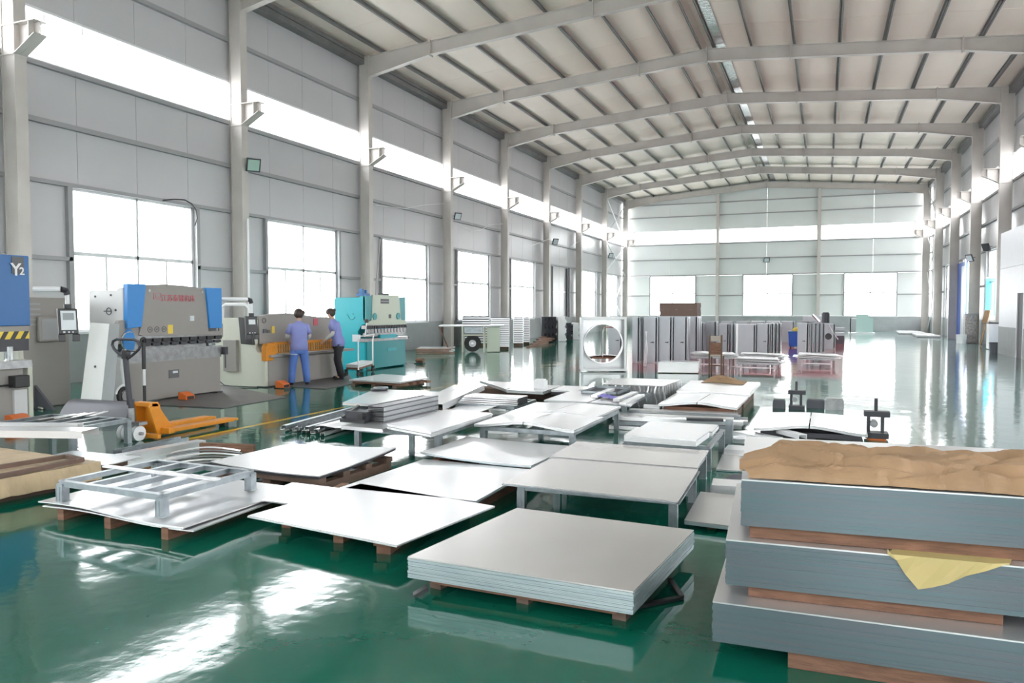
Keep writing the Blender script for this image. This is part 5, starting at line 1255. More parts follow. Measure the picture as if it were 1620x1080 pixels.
def person(label, bx_, by_, face, K, hairpin, trousers, look_down=0.25, name='person'):
    """K: dict of joints in local (right, forward, up) metres"""
    t = thing(name, label, 'person', (bx_, by_, 0)); Fv = Vector((math.cos(face), math.sin(face), 0)); Rv = Vector((Fv.y, -Fv.x, 0))
    G = lambda p: Vector((bx_, by_, 0)) + Rv * p[0] + Fv * p[1] + Vector((0, 0, p[2]))
    J = {k: G(v) for k, v in K.items()}
    def fing(side):
        w_, h = J['wr' + side], J['hd' + side]; d = (h - w_).normalized(); s = 1 if side == 'r' else -1
        lat = (Rv * s).cross(d).normalized() if abs(d.dot(Rv)) < .9 else Fv
        vs = []; es = []; rs = []
        pal = w_ + d * .075
        for i, L in enumerate((.055, .065, .06, .045)):
            b0 = pal + Vector((0, 0, 0)) + Rv * (-.027 + .018 * i) * 1.0
            vs += [b0, b0 + d * L * .55 + Vector((0, 0, -.006)), b0 + d * L + Vector((0, 0, -.022))]
            rs += [.0085, .0078, .006]
        return pal, vs, rs, d
    # body: pelvis root
    V = [J['pel'], J['waist'], J['chest'], J['neck'], J['head0'], J['headc'], J['headt']]; E_ = [(0, 1), (1, 2), (2, 3), (3, 4), (4, 5), (5, 6)]
    Rr = [.085, .075, .080, .045, .05, .084, .055]
    def add(v, r, to): V.append(v); Rr.append(r); E_.append((to, len(V) - 1)); return len(V) - 1
    for s in 'lr':
        a = add(J['sh' + s], .052, 2); a = add(J['el' + s], .037, a); a = add(J['wr' + s], .025, a); a = add(J['hd' + s], (.030, .016), a)
        pal, vs, rs, d = fing(s)
        for i in range(4):
            b = a
            for q in range(3): b = add(vs[i * 3 + q], rs[i * 3 + q], b)
        th = J['wr' + s] + d * .03 - Rv * (.035 if s == 'r' else -.035) ; b = add(th, .010, a); add(th + d * .035 - Rv * (.012 if s == 'r' else -.012), .008, b)
        a = add(J['hp' + s], .085, 0); a = add(J['kn' + s], .055, a); a = add(J['an' + s], .036, a); add(J['to' + s], .034, a)
    body = skin_mesh('body', V, E_, Rr, 'skin', t, 2)
    # face details
    hc_ = J['headc']; fd = (Fv * math.cos(look_down) - Vector((0, 0, 1)) * math.sin(look_down)).normalized(); up = Rv.cross(fd) * 1
    if up.z < 0: up = -up
    m_ = MB(); nz = hc_ + fd * .088
    m_.tube([nz + up * .02, nz + fd * .020 - up * .018, nz - up * .03], [.006, .013, .006], 6); m_.build('nose', 'skin', t, smooth=True)
    for s in (-1, 1):
        ellipsoid('eye', hc_ + fd * .082 + Rv * s * .032 + up * .012, (.011, .011, .008), 'ink', t, n=6)
        ellipsoid('ear', hc_ + Rv * s * .083 - up * .005, (.012, .02, .028), 'skin', t, n=6)
    ellipsoid('mouth', hc_ + fd * .085 - up * .048, (.02, .012, .006), 'red', t, n=6)
    Rm = Matrix((Rv, fd, up)).transposed()
    ellipsoid('hair', hc_ - fd * .018 + up * .016, (.100, .110, .106), 'hair', t, R=Rm, cut=lambda v: Vector((v.x, min(v.y, .072 + .3 * max(0, v.z - .03)), max(v.z, -.098 if v.y < .015 else (-.02 + .5 * max(0, v.y - .015))))))
    ellipsoid('hair_bun', hc_ + hairpin[0] * Rv - fd * hairpin[1] + up * .02, (.04, .042, .038), 'hair', t, n=8)
    ellipsoid('hair_band', hc_ + hairpin[0] * .8 * Rv - fd * hairpin[1] * .8 + up * .02, (.022, .03, .03), hairpin[2], t, n=6)
    # shirt: lofted torso and sleeves, one mesh
    def loft(m_, secs, n=20):
        k = len(m_.v)
        for c, rx, ry in secs:
            for i in range(n):
                a_ = 2 * PI * i / n; w_ = 1 + .03 * math.sin(3 * a_ + c.z * 30)
                m_.v.append(tuple(c + Rv * (rx * w_ * math.cos(a_)) + Fv * (ry * w_ * math.sin(a_))))
        for j in range(len(secs) - 1):
            for i in range(n):
                m_.f.append((k + j * n + i, k + j * n + (i + 1) % n, k + (j + 1) * n + (i + 1) % n, k + (j + 1) * n + i))
        m_.f.append(tuple(k + i for i in range(n))); m_.f.append(tuple(k + (len(secs) - 1) * n + i for i in range(n)))
    pz = J['pel']; ch = J['chest']; wa = J['waist']; nk = J['neck']
    m_ = MB()
    loft(m_, [(pz + Vector((0, 0, -.09)), .178, .138), (pz + Vector((0, 0, .02)), .172, .135), (wa, .158, .125), ((wa + ch) / 2, .165, .130), (ch, .180, .130), (ch + Vector((0, 0, .06)), .178, .115), (ch + Vector((0, 0, .105)), .140, .095), (nk * .75 + ch * .25, .075, .070), (nk, .055, .055)])
    for s in 'lr':
        e = J['sh' + s] * .25 + J['el' + s] * .75; mid = (J['sh' + s] + e) / 2
        ins = J['sh' + s] * .75 + ch * .25
        m_.tube([ins, J['sh' + s] + Vector((0, 0, -.012)), mid, e], [.045, .056, .058, .062], 14)
    m_.build('shirt', 'shirt', t, smooth=True)
    # under sleeves
    for s in 'lr':
        skin_mesh('sleeve', [J['sh' + s] * .3 + J['el' + s] * .7, J['el' + s], J['el' + s] * .15 + J['wr' + s] * .85], [(0, 1), (1, 2)], [.05, .050, .034], 'sleeve', t, 1)
    # trousers: lofted hips and two legs, one mesh
    m_ = MB()
    loft(m_, [(pz + Vector((0, 0, .02)), .160, .125), (pz + Vector((0, 0, -.06)), .168, .135), (pz + Vector((0, 0, -.13)), .160, .125), (pz + Vector((0, 0, -.17)), .10, .09)])
    for s in 'lr':
        h_ = J['hp' + s]; k_ = J['kn' + s]; a_ = J['an' + s]
        m_.tube([h_ + Vector((0, 0, .02)), h_ + Vector((0, 0, -.06)), (h_ + k_) / 2, k_, (k_ + a_) / 2, a_ + Vector((0, 0, -.02))], [.088, .098, .088, .075, .070, .066], 14)
    m_.build('trousers', trousers, t, smooth=True)
    for s in 'lr':
        a = J['an' + s]; b = J['to' + s]; a2 = Vector((a.x, a.y, .045)); b2 = Vector((b.x, b.y, .035)); d = (b2 - a2).normalized()
        skin_mesh('shoe', [a2 - d * .045, a2, b2, b2 + d * .035], [(0, 1), (1, 2), (2, 3)], [.038, .044, .038, .026], 'trousers', t, 1)
    return t
Ht = 1.53
P1 = dict(pel=(0, 0, .80), waist=(0, .0, .95), chest=(0, .01, 1.14), neck=(0, .02, 1.30), head0=(0, .03, 1.34), headc=(0, .04, 1.425), headt=(0, .03, 1.49),
          shl=(-.155, .01, 1.215), shr=(.155, .01, 1.215), ell=(-.23, .06, .985), elr=(.22, .05, .985), wrl=(-.17, .26, .88), wrr=(.15, .26, .86), hdl=(-.15, .34, .83), hdr=(.13, .34, .81),
          hpl=(-.085, 0, .74), hpr=(.085, 0, .74), knl=(-.13, .02, .42), knr=(.12, .02, .42), anl=(-.165, -.02, .075), anr=(.145, -.02, .075), tol=(-.19, .10, .035), tor=(.16, .10, .035))
person('woman in lilac shirt and blue trousers seen from behind at the shear', -9.80, 12.66, math.radians(140), P1, (.08, .06, 'red'), 'jeans', .35)
P2 = dict(pel=(0, -.02, .82), waist=(0, .02, .97), chest=(0, .06, 1.16), neck=(0, .10, 1.32), head0=(0, .12, 1.36), headc=(0, .155, 1.43), headt=(0, .15, 1.50),
          shl=(-.15, .05, 1.235), shr=(.15, .05, 1.235), ell=(-.23, .06, 1.0), elr=(.22, .06, 1.0), wrl=(-.17, .26, .86), wrr=(.14, .26, .86), hdl=(-.14, .33, .80), hdr=(.10, .33, .80),
          hpl=(-.085, -.03, .76), hpr=(.085, -.03, .76), knl=(-.11, -.02, .43), knr=(.09, .03, .43), anl=(-.12, -.11, .075), anr=(.11, -.05, .075), tol=(-.13, .02, .035), tor=(.12, .09, .035))
person('woman in lilac shirt and black trousers bending over the sheet at the shear', -9.82, 14.0, math.radians(206), P2, (0, .12, 'red'), 'trousers', .6)

# ================================================================== BACK LEFT
t = thing('bar_pile', 'low pile of metal bars on the floor behind the turquoise press brake', 'metal bars', (-12.3, 21.5, 0))
for i in range(9):
    a = W(658 + (i % 3) * 3, 559 - (i % 3) * 1.6, .0); b = W(720 - (i % 4) * 3, 559 - (i % 3) * 1.6, 0)
    MB().beam((*a, .03 + .06 * (i // 3)), (*b, .03 + .06 * (i // 3)), .12, .04).build('bar', ('timber', 'galv_bright', 'steel_raw')[i % 3], t)
t = thing('floor_motor', 'small rusty motor with cable on the floor beside the turquoise press brake', 'motor', (*W(664, 575), 0)); x, y = W(664, 575)
MB().cyl((x - .1, y, .09), .07, .22, 'x', 14).build('body', 'timber', t); MB().box(x - .14, x + .14, y - .08, y + .08, 0, .03).build('base', 'dark', t); MB().tube([(x - .1, y, .02), (x - .5, y + .1, .012), (x - 1.0, y + .15, .012)], .01, 6).build('cable', 'black', t)

# wheeled cart with generator
x0, y0 = W(732, 557); x1, y1 = W(766, 557)
t = thing('wheeled_bench', 'cream bench frame with a large black wheel below, in front of the white tray stacks', 'bench', (x0, y0, 0))
r_ = (Vector((x1, y1, 0)) - Vector((x0, y0, 0))); Lr = r_.length; rd = r_.normalized(); bd = Vector((-rd.y, rd.x, 0))
B0 = Vector((x0, y0, 0)); H_ = .92
for a, b in ((0, 0), (Lr, 0), (0, .7), (Lr, .7)):
    p = B0 + rd * a + bd * b; MB().beam(p, p + Vector((0, 0, H_)), .05, .05).build('leg', 'cream', t)
p = B0 - rd * .45; MB().beam(p - Vector((0, 0, 0)), B0 - rd * .85 + Vector((0, 0, H_)), .06, .04).build('brace', 'timber', t)
def flat(a0, a1, b0, b1, z0, z1):
    return MB().add([B0 + rd * a + bd * b + Vector((0, 0, z)) for z in (z0, z1) for a, b in ((a0, b0), (a1, b0), (a1, b1), (a0, b1))], [(0, 3, 2, 1), (4, 5, 6, 7), (0, 1, 5, 4), (1, 2, 6, 5), (2, 3, 7, 6), (3, 0, 4, 7)])
flat(-.85, Lr + .7, -.05, .8, H_, H_ + .05).build('top', 'white', t); flat(0, Lr, -.02, .03, H_ - .33, H_ - .28).build('rail', 'cream', t); flat(.06, Lr - .06, .02, .3, H_ - .22, H_ - .02).build('drawer', 'angle', t)
flat(Lr + .1, Lr + .55, .05, .6, .02, H_ - .02).build('side_cabinet', 'tealcream', t)
wc = B0 + rd * (Lr * .45) + bd * .2 + Vector((0, 0, .31)); m_ = MB()
m_.tube([wc - bd * .10, wc + bd * .10], .30, 26); m_.build('wheel', 'rubber', t); MB().tube([wc - bd * .12, wc - bd * .09], .13, 18).build('hub', 'steel_raw', t); MB().tube([wc - bd * .13, wc - bd * .11], .04, 10).build('hub_cap', 'chrome', t)

def tray_stack(u0, u1, vbase, vtop, n, label, grp, depth=1.2, lean=.0, mt='white'):
    xa, ya = W(u0, vbase); xb, yb = W(u1, vbase + (u0 - u1) * 0.0)
    a = Vector((xa, ya, 0)); b = Vector((xb, yb, 0)); rd = (b - a).normalized(); bd = Vector((-rd.y, rd.x, 0))
    dd_ = (_F + _R * ((u0 - 810) / FPX) + _U * ((540 - vtop) / FPX)); k = a.y / dd_.y; zt = CAM_H + dd_.z * k; pt = (zt - .12) / n
    tag(MB().add([a + rd * (b - a).length * s + bd * q + Vector((0, 0, z)) for z in (0, .11) for s, q in ((.05, .05), (.95, .05), (.95, depth), (.05, depth))], [(0, 3, 2, 1), (4, 5, 6, 7), (0, 1, 5, 4), (1, 2, 6, 5), (2, 3, 7, 6), (3, 0, 4, 7)]).build('timber_pallet', 'timber_dark'), 'dark low pallet under ' + grp, 'pallet')
    first = None
    L_ = (b - a).length
    for i in range(n):
        z0 = .12 + i * pt; off = rd * (lean * i + random.uniform(-.01, .01))
        if first is None:
            m_ = MB().add([a + rd * s + bd * q + Vector((0, 0, z)) for z in (z0, z0 + pt * .55) for s, q in ((0, 0), (L_, 0), (L_, depth), (0, depth))], [(0, 3, 2, 1), (4, 5, 6, 7), (0, 1, 5, 4), (1, 2, 6, 5), (2, 3, 7, 6), (3, 0, 4, 7)])
            m_.add([a + rd * s + bd * q + Vector((0, 0, z)) for z in (z0 + pt * .55, z0 + pt) for s, q in ((.02, .03), (L_ - .02, .03), (L_ - .02, depth - .03), (.02, depth - .03))], [(0, 3, 2, 1), (4, 5, 6, 7), (0, 1, 5, 4), (1, 2, 6, 5), (2, 3, 7, 6), (3, 0, 4, 7)])
            first = m_.build('metal_tray', [mt, 'void'])
            for q in range(6, 12): first.data.polygons[q].material_index = 1  # dark core paints the shade in the gap between trays
            tag(first, 'first' + label, 'metal tray', grp)
        else:
            c = first.copy(); COL.objects.link(c); c['label'] = ORD[i] + label; c.location = off + Vector((0, 0, z0 - .12))
tray_stack(731, 774, 547, 500, 11, ' grey panel from the bottom in the wide stack behind the wheeled bench', 'the wide grey panel stack behind the bench', 1.0, mt='galv')
tray_stack(776, 806, 553, 502, 16, ' white tray from the bottom, tall stack just right of the wheeled bench', 'the tall white tray stack right of the bench', .8, mt='galv_bright')
tray_stack(812, 828, 547, 502, 14, ' grey tray from the bottom, narrow stack right of the tall white one', 'the narrow grey tray stack', .8, mt='galv')
tray_stack(828, 838, 545, 502, 14, ' white tray from the bottom, slender rightmost tray stack', 'the slender white tray stack', .8, mt='galv_bright')
def slab_foam(u0, u1, vb, vt, label, m, cat, dep=1.0, wavy=.04):
    xa, ya = W(u0, vb); xb, yb = W(u1, vb); dd_ = (_F + _R * ((u0 - 810) / FPX) + _U * ((540 - vt) / FPX)); zt = CAM_H + dd_.z * (ya / dd_.y)
    a = Vector((xa, ya, 0)); b = Vector((xb, yb, 0)); rd = (b - a).normalized(); bd = Vector((-rd.y, rd.x, 0)); n = 14; m_ = MB()
    for j in range(n + 1):
        z = .01 + (zt - .01) * j / n; w_ = wavy * math.sin(j * 1.3) + wavy * .6 * math.sin(j * 2.9)
        for s, q in ((0, 0), (1, 0), (1, dep), (0, dep)): m_.v.append(tuple(a + (b - a) * s + rd * (w_ if s else 0) + bd * q + Vector((0, 0, z))))
    for j in range(n):
        for q in range(4): m_.f.append((j * 4 + q, j * 4 + (q + 1) % 4, j * 4 + 4 + (q + 1) % 4, j * 4 + 4 + q))
    m_.f += [(0, 1, 2, 3), (n * 4, n * 4 + 3, n * 4 + 2, n * 4 + 1)]
    return tag(m_.build('foam_slab', m), label, cat)
for i in range(4): slab_foam(857 + i * 6, 862.6 + i * 6, 540.5 - .2 * i, 501, 'upright black foam slab %s' % ('at the left of the large foam group', 'second from the left in the large foam group', 'third from the left in the large foam group', 'at the right of the large foam group')[i], 'foam', 'foam slab', 1.2, .03)
slab_foam(883, 895, 540, 500, 'wavy white sheet pack standing between the two black foam groups', 'white', 'white pack', 1.0, .05)
slab_foam(896, 905, 537.5, 511, 'small upright black foam slab left of the round-hole frame', 'foam', 'foam slab', 1.0, .05)
slab_foam(906.5, 916, 537.5, 511, 'short white pack right of the small black foam slab', 'white', 'white pack', 1.0, .03)
for i in range(5):
    a, b = W(835 + i * 5, 549.5 - i * 2), W(866 + i * 6, 542.5 - i * 1.5)
    tag(MB().beam((*a, .026 + .052 * i), (*b, .026 + .052 * i), .12, .05).build('wood_strip', 'timber'), ORD[i] + ' wooden strip from the left in the low heap before the black foam slabs', 'timber', 'strips before the foam slabs')
# open dark window leaves in the sixth left bay is part of the wall: dark reveals
# ================================================================== ROUND-HOLE FRAME
def fanframe():
    A = Vector((*W(919, 588), 0)); B = Vector((*W(991, 588), 0)); rd = (B - A).normalized(); bd = Vector((-rd.y, rd.x, 0)); Lx = (B - A).length
    dd_ = (_F + _R * ((919 - 810) / FPX) + _U * ((540 - 501) / FPX)); zt = CAM_H + dd_.z * (A.y / dd_.y)
    t = thing('fan_housing', 'big square white housing with a round opening, standing at the front of the red floor', 'fan housing', tuple(A))
    z0 = .02; cx = Lx / 2 + .0; cz = (z0 + zt) / 2 - .0; Rr = min(Lx, zt) / 2 - .07
    def P(a, z, d): return A + rd * a + bd * d + Vector((0, 0, z))
    for nm, q in (('side_panel', (0, .03)), ('side_panel', (Lx - .03, Lx))):
        MB().add([P(a, z, d) for z in (z0, zt) for a, d in ((q[0], 0), (q[1], 0), (q[1], .42), (q[0], .42))], [(0, 3, 2, 1), (4, 5, 6, 7), (0, 1, 5, 4), (1, 2, 6, 5), (2, 3, 7, 6), (3, 0, 4, 7)]).build(nm, 'cabgrey', t)  # darker than the flange: inner shade of the housing put into the colour
    for nm, q in (('top_panel', (zt - .03, zt)), ('bottom_panel', (z0, z0 + .03))):
        MB().add([P(a, z, d) for z in q for a, d in ((0, 0), (Lx, 0), (Lx, .42), (0, .42))], [(0, 3, 2, 1), (4, 5, 6, 7), (0, 1, 5, 4), (1, 2, 6, 5), (2, 3, 7, 6), (3, 0, 4, 7)]).build(nm, 'galv_bright', t)
    fl = MB()   # front flange
    for a0, a1, b0, b1 in ((0, .06, z0, zt), (Lx - .06, Lx, z0, zt), (.06, Lx - .06, z0, z0 + .06), (.06, Lx - .06, zt - .06, zt)):
        fl.add([P(a, z, d) for d in (-.012, 0) for a, z in ((a0, b0), (a1, b0), (a1, b1), (a0, b1))], [(0, 1, 2, 3), (7, 6, 5, 4), (0, 4, 5, 1), (1, 5, 6, 2), (2, 6, 7, 3), (3, 7, 4, 0)])
    fl.build('front_flange', 'white', t)
    m_ = MB(); n = 64      # back plate with round hole
    for d in (.28, .30):
        for i in range(n):
            a = 2 * PI * i / n; c, s = math.cos(a), math.sin(a)
            m_.v.append(tuple(P(cx + Rr * c, cz + Rr * s, d)))
            k = max(abs(c) / (Lx / 2 - .03), abs(s) / (zt / 2 - .03)); m_.v.append(tuple(P(cx + c / k, cz + s / k, d)))
    for i in range(n):
        j = (i + 1) % n; o = 2 * n
        m_.f += [(2 * i, 2 * j, 2 * j + 1, 2 * i + 1), (o + 2 * i, o + 2 * i + 1, o + 2 * j + 1, o + 2 * j), (2 * i, o + 2 * i, o + 2 * j, 2 * j)]
    m_.build('hole_plate', 'galv_bright', t)
    m_ = MB()
    for d in (.05, .28):
        for i in range(n):
            a = 2 * PI * i / n; m_.v.append(tuple(P(cx + Rr * math.cos(a), cz + Rr * math.sin(a), d)))
    for i in range(n): m_.f.append((i, (i + 1) % n, n + (i + 1) % n, n + i))
    o = m_.build('inlet_ring', 'galv', t); o.modifiers.new('t', 'SOLIDIFY').thickness = .012
    return A, rd, bd, Lx
fA, frd, fbd, fL = fanframe()
def cart(label, u, v, L_=.9, hgt=1.0):
    x, y = W(u, v); B0 = Vector((x, y, 0)); t = thing('hand_cart', label, 'cart', (x, y, 0)); rd, bd = frd, fbd
    MB().add([B0 + rd * a + bd * b + Vector((0, 0, z)) for z in (.20, .24) for a, b in ((0, 0), (L_, 0), (L_, .7), (0, .7))], [(0, 3, 2, 1), (4, 5, 6, 7), (0, 1, 5, 4), (1, 2, 6, 5), (2, 3, 7, 6), (3, 0, 4, 7)]).build('deck', 'timber', t)
    for a, b in ((.1, .05), (L_ - .1, .05), (.1, .6), (L_ - .1, .6)):
        c = B0 + rd * a + bd * b + Vector((0, 0, .09)); MB().tube([c, c + bd * .05], .09, 16).build('wheel', 'rubber', t)
        MB().beam(c + Vector((0, 0, .0)), c + Vector((0, 0, .12)), .03, .03).build('caster_fork', 'steel_raw', t)
    h = [B0 + rd * (L_ - .02) + bd * .03 + Vector((0, 0, .22)), B0 + rd * (L_ - .02) + bd * .03 + Vector((0, 0, hgt - .12)), B0 + rd * (L_ - .08) + bd * .08 + Vector((0, 0, hgt)), B0 + rd * (L_ - .55) + bd * .08 + Vector((0, 0, hgt)), B0 + rd * (L_ - .60) + bd * .03 + Vector((0, 0, hgt - .12)), B0 + rd * (L_ - .60) + bd * .03 + Vector((0, 0, .22))]
    MB().tube(h, .018, 8).build('push_handle', 'chrome', t)
    return t, B0
ct, cB = cart('flat hand cart with tube handle seen through the round opening', 930, 579, 1.0, 1.05)
tag(warp(MB(), [tuple((cB + frd * .05 + fbd * .1).xy), tuple((cB + frd * .85 + fbd * .1).xy), tuple((cB + frd * .85 + fbd * .6).xy), tuple((cB + frd * .05 + fbd * .6).xy)], .245, .02, lambda s, u: .05 * math.sin(s * 3) * (1 - u), 8).build('metal_sheet', 'galv'), 'bent offcut lying on the hand cart behind the round opening', 'metal sheet')

# ================================================================== CABINETS
def cabinet(label, x, y, w_, d_, h, grp=None, open_side=False, handle=True, z=0.0):
    """front faces -y; (x,y) front-left corner"""
    t = thing('steel_cabinet', label, 'cabinet', (x, y, z), grp)
    c = MB(); T = .02
    c.box(x, x + T, y, y + d_, z, z + h).box(x + w_ - T, x + w_, y, y + d_, z, z + h).box(x + T, x + w_ - T, y + d_ - T, y + d_, z, z + h).box(x + T, x + w_ - T, y, y + d_, z, z + .04).box(x + T, x + w_ - T, y, y + d_, z + h - .02, z + h)
    c.build('carcass', 'cabgrey', t)
    dr = MB().box(x + .012, x + w_ - .06, y - .018, y - .002, z + .03, z + h - .015).build('door', 'cabgrey', t)
    if handle: MB().box(x + w_ - .20, x + w_ - .10, y - .034, y - .018, z + h * .44, z + h * .455).box(x + w_ - .15, x + w_ - .10, y - .04, y - .018, z + h * .435, z + h * .46).build('handle', 'black', dr)
    for q in (.04, .30 * 1): pass
    # side panel seams: vertical dark slot and pale upright, as on the open frames
    MB().box(x + w_, x + w_ + .004, y + d_ * .22, y + d_ * .34, z + .05, z + h - .05).build('side_slot', 'void', t)
    MB().box(x + w_, x + w_ + .004, y + d_ * .72, y + d_ * .80, z + .05, z + h - .05).build('side_slot', 'void', t)
    return t
def cab_at(label, u0, u1, vb, vt, dep=.45, **k):
    x, y = W(u0, vb); dd_ = _F + _R * ((u1 - 810) / FPX) + _U * ((540 - vb) / FPX); x1 = dd_.x * (y / dd_.y)
    d2 = _F + _R * ((u0 - 810) / FPX) + _U * ((540 - vt) / FPX); h = CAM_H + d2.z * (y / d2.y)
    return cabinet(label, x, y, x1 - x, dep, h, **k), (x, x1, y, h)
# row A: standing behind the round-hole housing
for i, (a, b, lab) in enumerate(((1000, 1012, 'narrow grey cabinet just right of the round-hole housing'), (1018, 1040, 'first of three tall grey cabinets with black handles'), (1042, 1063, 'middle of three tall grey cabinets with black handles'), (1065.5, 1087, 'last of three tall grey cabinets with black handles'))):
    cab_at(lab, a, b, 573.5, 501, .5, handle=i > 0)
t, q = cab_at('tall grey cabinet behind the round opening, left of the three with handles', 962, 984, 567, 502, .5)
pp = W(1013, 582); t = thing('cable_bundle', 'loose white cables hanging beside the narrow grey cabinet', 'cable', (*pp, 0))
for i in range(3): MB().tube([(pp[0] + i * .03, pp[1] + .4, .02), (pp[0] + .05 + i * .03, pp[1] + .38, .5), (pp[0] + .08 - i * .02, pp[1] + .42, .95)], .008, 6).build('cable', 'white', t)
t, q = cab_at('lower grey cabinet in shade right of the three tall ones', 1090, 1094, 566, 502, .5, handle=False)
# row B (behind, receding)
names = ['nearest', 'second', 'third', 'fourth', 'fifth']
for i in range(4):
    cab_at(names[i] + ' cabinet of the short receding row behind the wooden chair', 1094 + i * 7.5, 1106 + i * 7.0, 562 - i * 5, 509 + i * 1.0, .6, handle=False)
cab_at('grey cabinet left of the tall paired cabinets', 1117, 1133, 556, 508, .5, handle=False)
# row C
cab_at('pale grey cabinet directly right of the wooden chair', 1137, 1153, 560.5, 512, .5)
cab_at('slim pale cabinet behind the white upright pipe', 1156, 1162, 560.5, 512, .5, handle=False)
cab_at('wide plain grey panel cabinet in the middle of the red floor', 1166, 1195, 562, 513, .55, handle=False)
cab_at('grey cabinet with black handle right of the wide plain one', 1197, 1217, 562, 512, .55)
for i in range(3): cab_at(names[i] + ' open-sided cabinet right of the handled one, on the red floor', 1219 + i * 5.5, 1223.5 + i * 5.5, 562 - i * 2, 511, .5, handle=False)
# row D
cab_at('pale cabinet with small lock at the left of the right-hand group', 1261, 1279, 562, 511, .5)
for i in range(4): cab_at(names[i] + ' narrow cabinet beside the locked one, right-hand group', 1280.5 + i * 6.2, 1285.5 + i * 6.2, 562 - i * 1.3, 511 - i * .3, .5, handle=False)
cab_at('rear plain grey cabinet at the right end of the red floor', 1303, 1321, 552, 512, .5, handle=False)
# far row
for i in range(7): cab_at(('leftmost', 'second', 'third', 'fourth', 'fifth', 'sixth', 'rightmost')[i] + ' grey cabinet of the far row before the end wall', 1140 + i * 24, 1160 + i * 24, 541, 508, .6, handle=False)
t = thing('flue_top', 'grey flat box lying on the far cabinets', 'box', (-.6, 34, 1.3))
def on_y(u, v, y):
    d = _F + _R * ((u - 810) / FPX) + _U * ((540 - v) / FPX); k = y / d.y; return Vector((d.x * k, y, CAM_H + d.z * k))
yf = W(1200, 541)[1]
a = on_y(1270, 508.5, yf + .1); b = on_y(1300, 500, yf + .1)
MB().box(a.x, b.x, yf + .1, yf + .9, a.z, b.z).build('body', 'cabgrey', t)
# tool lying on the right-hand group
yr = W(1300, 560)[1]
p = on_y(1303, 508.5, yr + .3)
cbt = on_y(1280, 511, yr)
t = thing('drill_motor', 'dark cylindrical motor standing on the right-hand cabinet group', 'motor', tuple(on_y(1306, 511, yr + .25)))
q = on_y(1306, 510.5, yr + .25)
MB().cyl((q.x, q.y, q.z), .13, .33, 'z', 18).build('body', 'dark', t); MB().cyl((q.x, q.y, q.z + .33), .10, .03, 'z', 16).build('cap', 'black', t)
MB().tube([(q.x - .42, q.y, q.z + .28), (q.x - .2, q.y, q.z + .04)], .04, 8).build('handle', 'chrome', t)
q = on_y(1310.5, 532, yr - .02); MB().cyl((q.x, q.y - .08, q.z), .11, .10, 'y', 16).build('cable_reel', 'black', t)
c0, c1 = on_y(1311, 514, yr - .06), on_y(1326, 537, yr - .06); MB().tube([c0, (c0 + c1) / 2 + Vector((.02, 0, -.05)), c1], .018, 6).build('cable', 'white', t)
for i, (v0, v1, nm) in enumerate(((522, 518, 'upper'), (531, 526, 'lower'))):
    a, b = on_y(1322, v0, yf - 1), on_y(1336, v1, yf - 1)
    tag(MB().box(a.x, b.x, yf - 1, yf - .2, a.z, b.z).build('grey_slab', 'cabgrey'), nm + ' grey slab beside the right end of the red floor', 'slab')
a, b = on_y(1322, 541, yf - 1), on_y(1336, 531, yf - 1)
tag(MB().box(a.x, b.x, yf - 1, yf - .2, 0, a.z if a.z > .1 else b.z).build('slab_trestle', 'void'), 'dark trestle under the two grey slabs', 'trestle')
# blue bin
x, y = W(1248, 550)
t = thing('blue_bin', 'bright blue bin with yellow rag between the cabinet groups', 'bin', (x, y, 0))
bn = MB()
w_ = .42
bn.prism([(x, .05), (x + w_, .05), (x + w_ + .03, .62), (x - .03, .62)], y, y + .4, 'y').build('body', mat('bin_blue', (.02, .12, .55), .4), t)
MB().box(x - .04, x + w_ + .04, y - .02, y + .42, .62, .66).build('rim', 'blue_dk', t); ellipsoid('rag', (x + .3, y + .2, .72), (.18, .15, .10), 'yellow', t, n=8)
for a in (.04, w_ - .08): MB().box(x + a, x + a + .05, y, y + .4, 0, .05).build('foot', 'black', t)

# ---- box of sheets, tables with offcuts, chair
x, y = W(1041, 590); P = [(x, y), (x + .92, y + .22), (x + .85, y + .75), (x - .02, y + .6)]
sheet_stack('block of white sheets on the floor at the front of the red area', P, .02, .27, 12, 'galv_bright', 'galv', .006, rnd=31)
t = thing('wooden_chair', 'dark framed wooden chair with back towards the camera on the red floor', 'chair', (*W(1126, 592), 0))
cx, cy = W(1122, 592); cx1, cy1 = W(1142, 592)
for px_ in (cx, cx1):
    MB().beam((px_, cy, 0), (px_, cy, .93), .035, .035).build('rear_leg', 'timber_dark', t); MB().beam((px_, cy + .40, 0), (px_, cy + .40, .43), .035, .035).build('front_leg', 'timber_dark', t)
MB().box(cx, cx1, cy, cy + .42, .42, .45).build('seat', 'timber_dark', t); MB().box(cx + .02, cx1 - .02, cy - .008, cy + .008, .78, .91).build('top_slat', 'paper_pale', t); MB().box(cx + .02, cx1 - .02, cy - .006, cy + .006, .47, .75).build('back_panel', 'timber', t)
M['chairback'] = mat('worn_board', (.42, .36, .31), .6)
t.children[-1].data.materials[0] = M['chairback']; t.children[-2].data.materials[0] = M['chairback']
for z in (.2,): MB().box(cx, cx1, cy - .01, cy + .01, z, z + .03).build('stretcher', 'timber_dark', t)

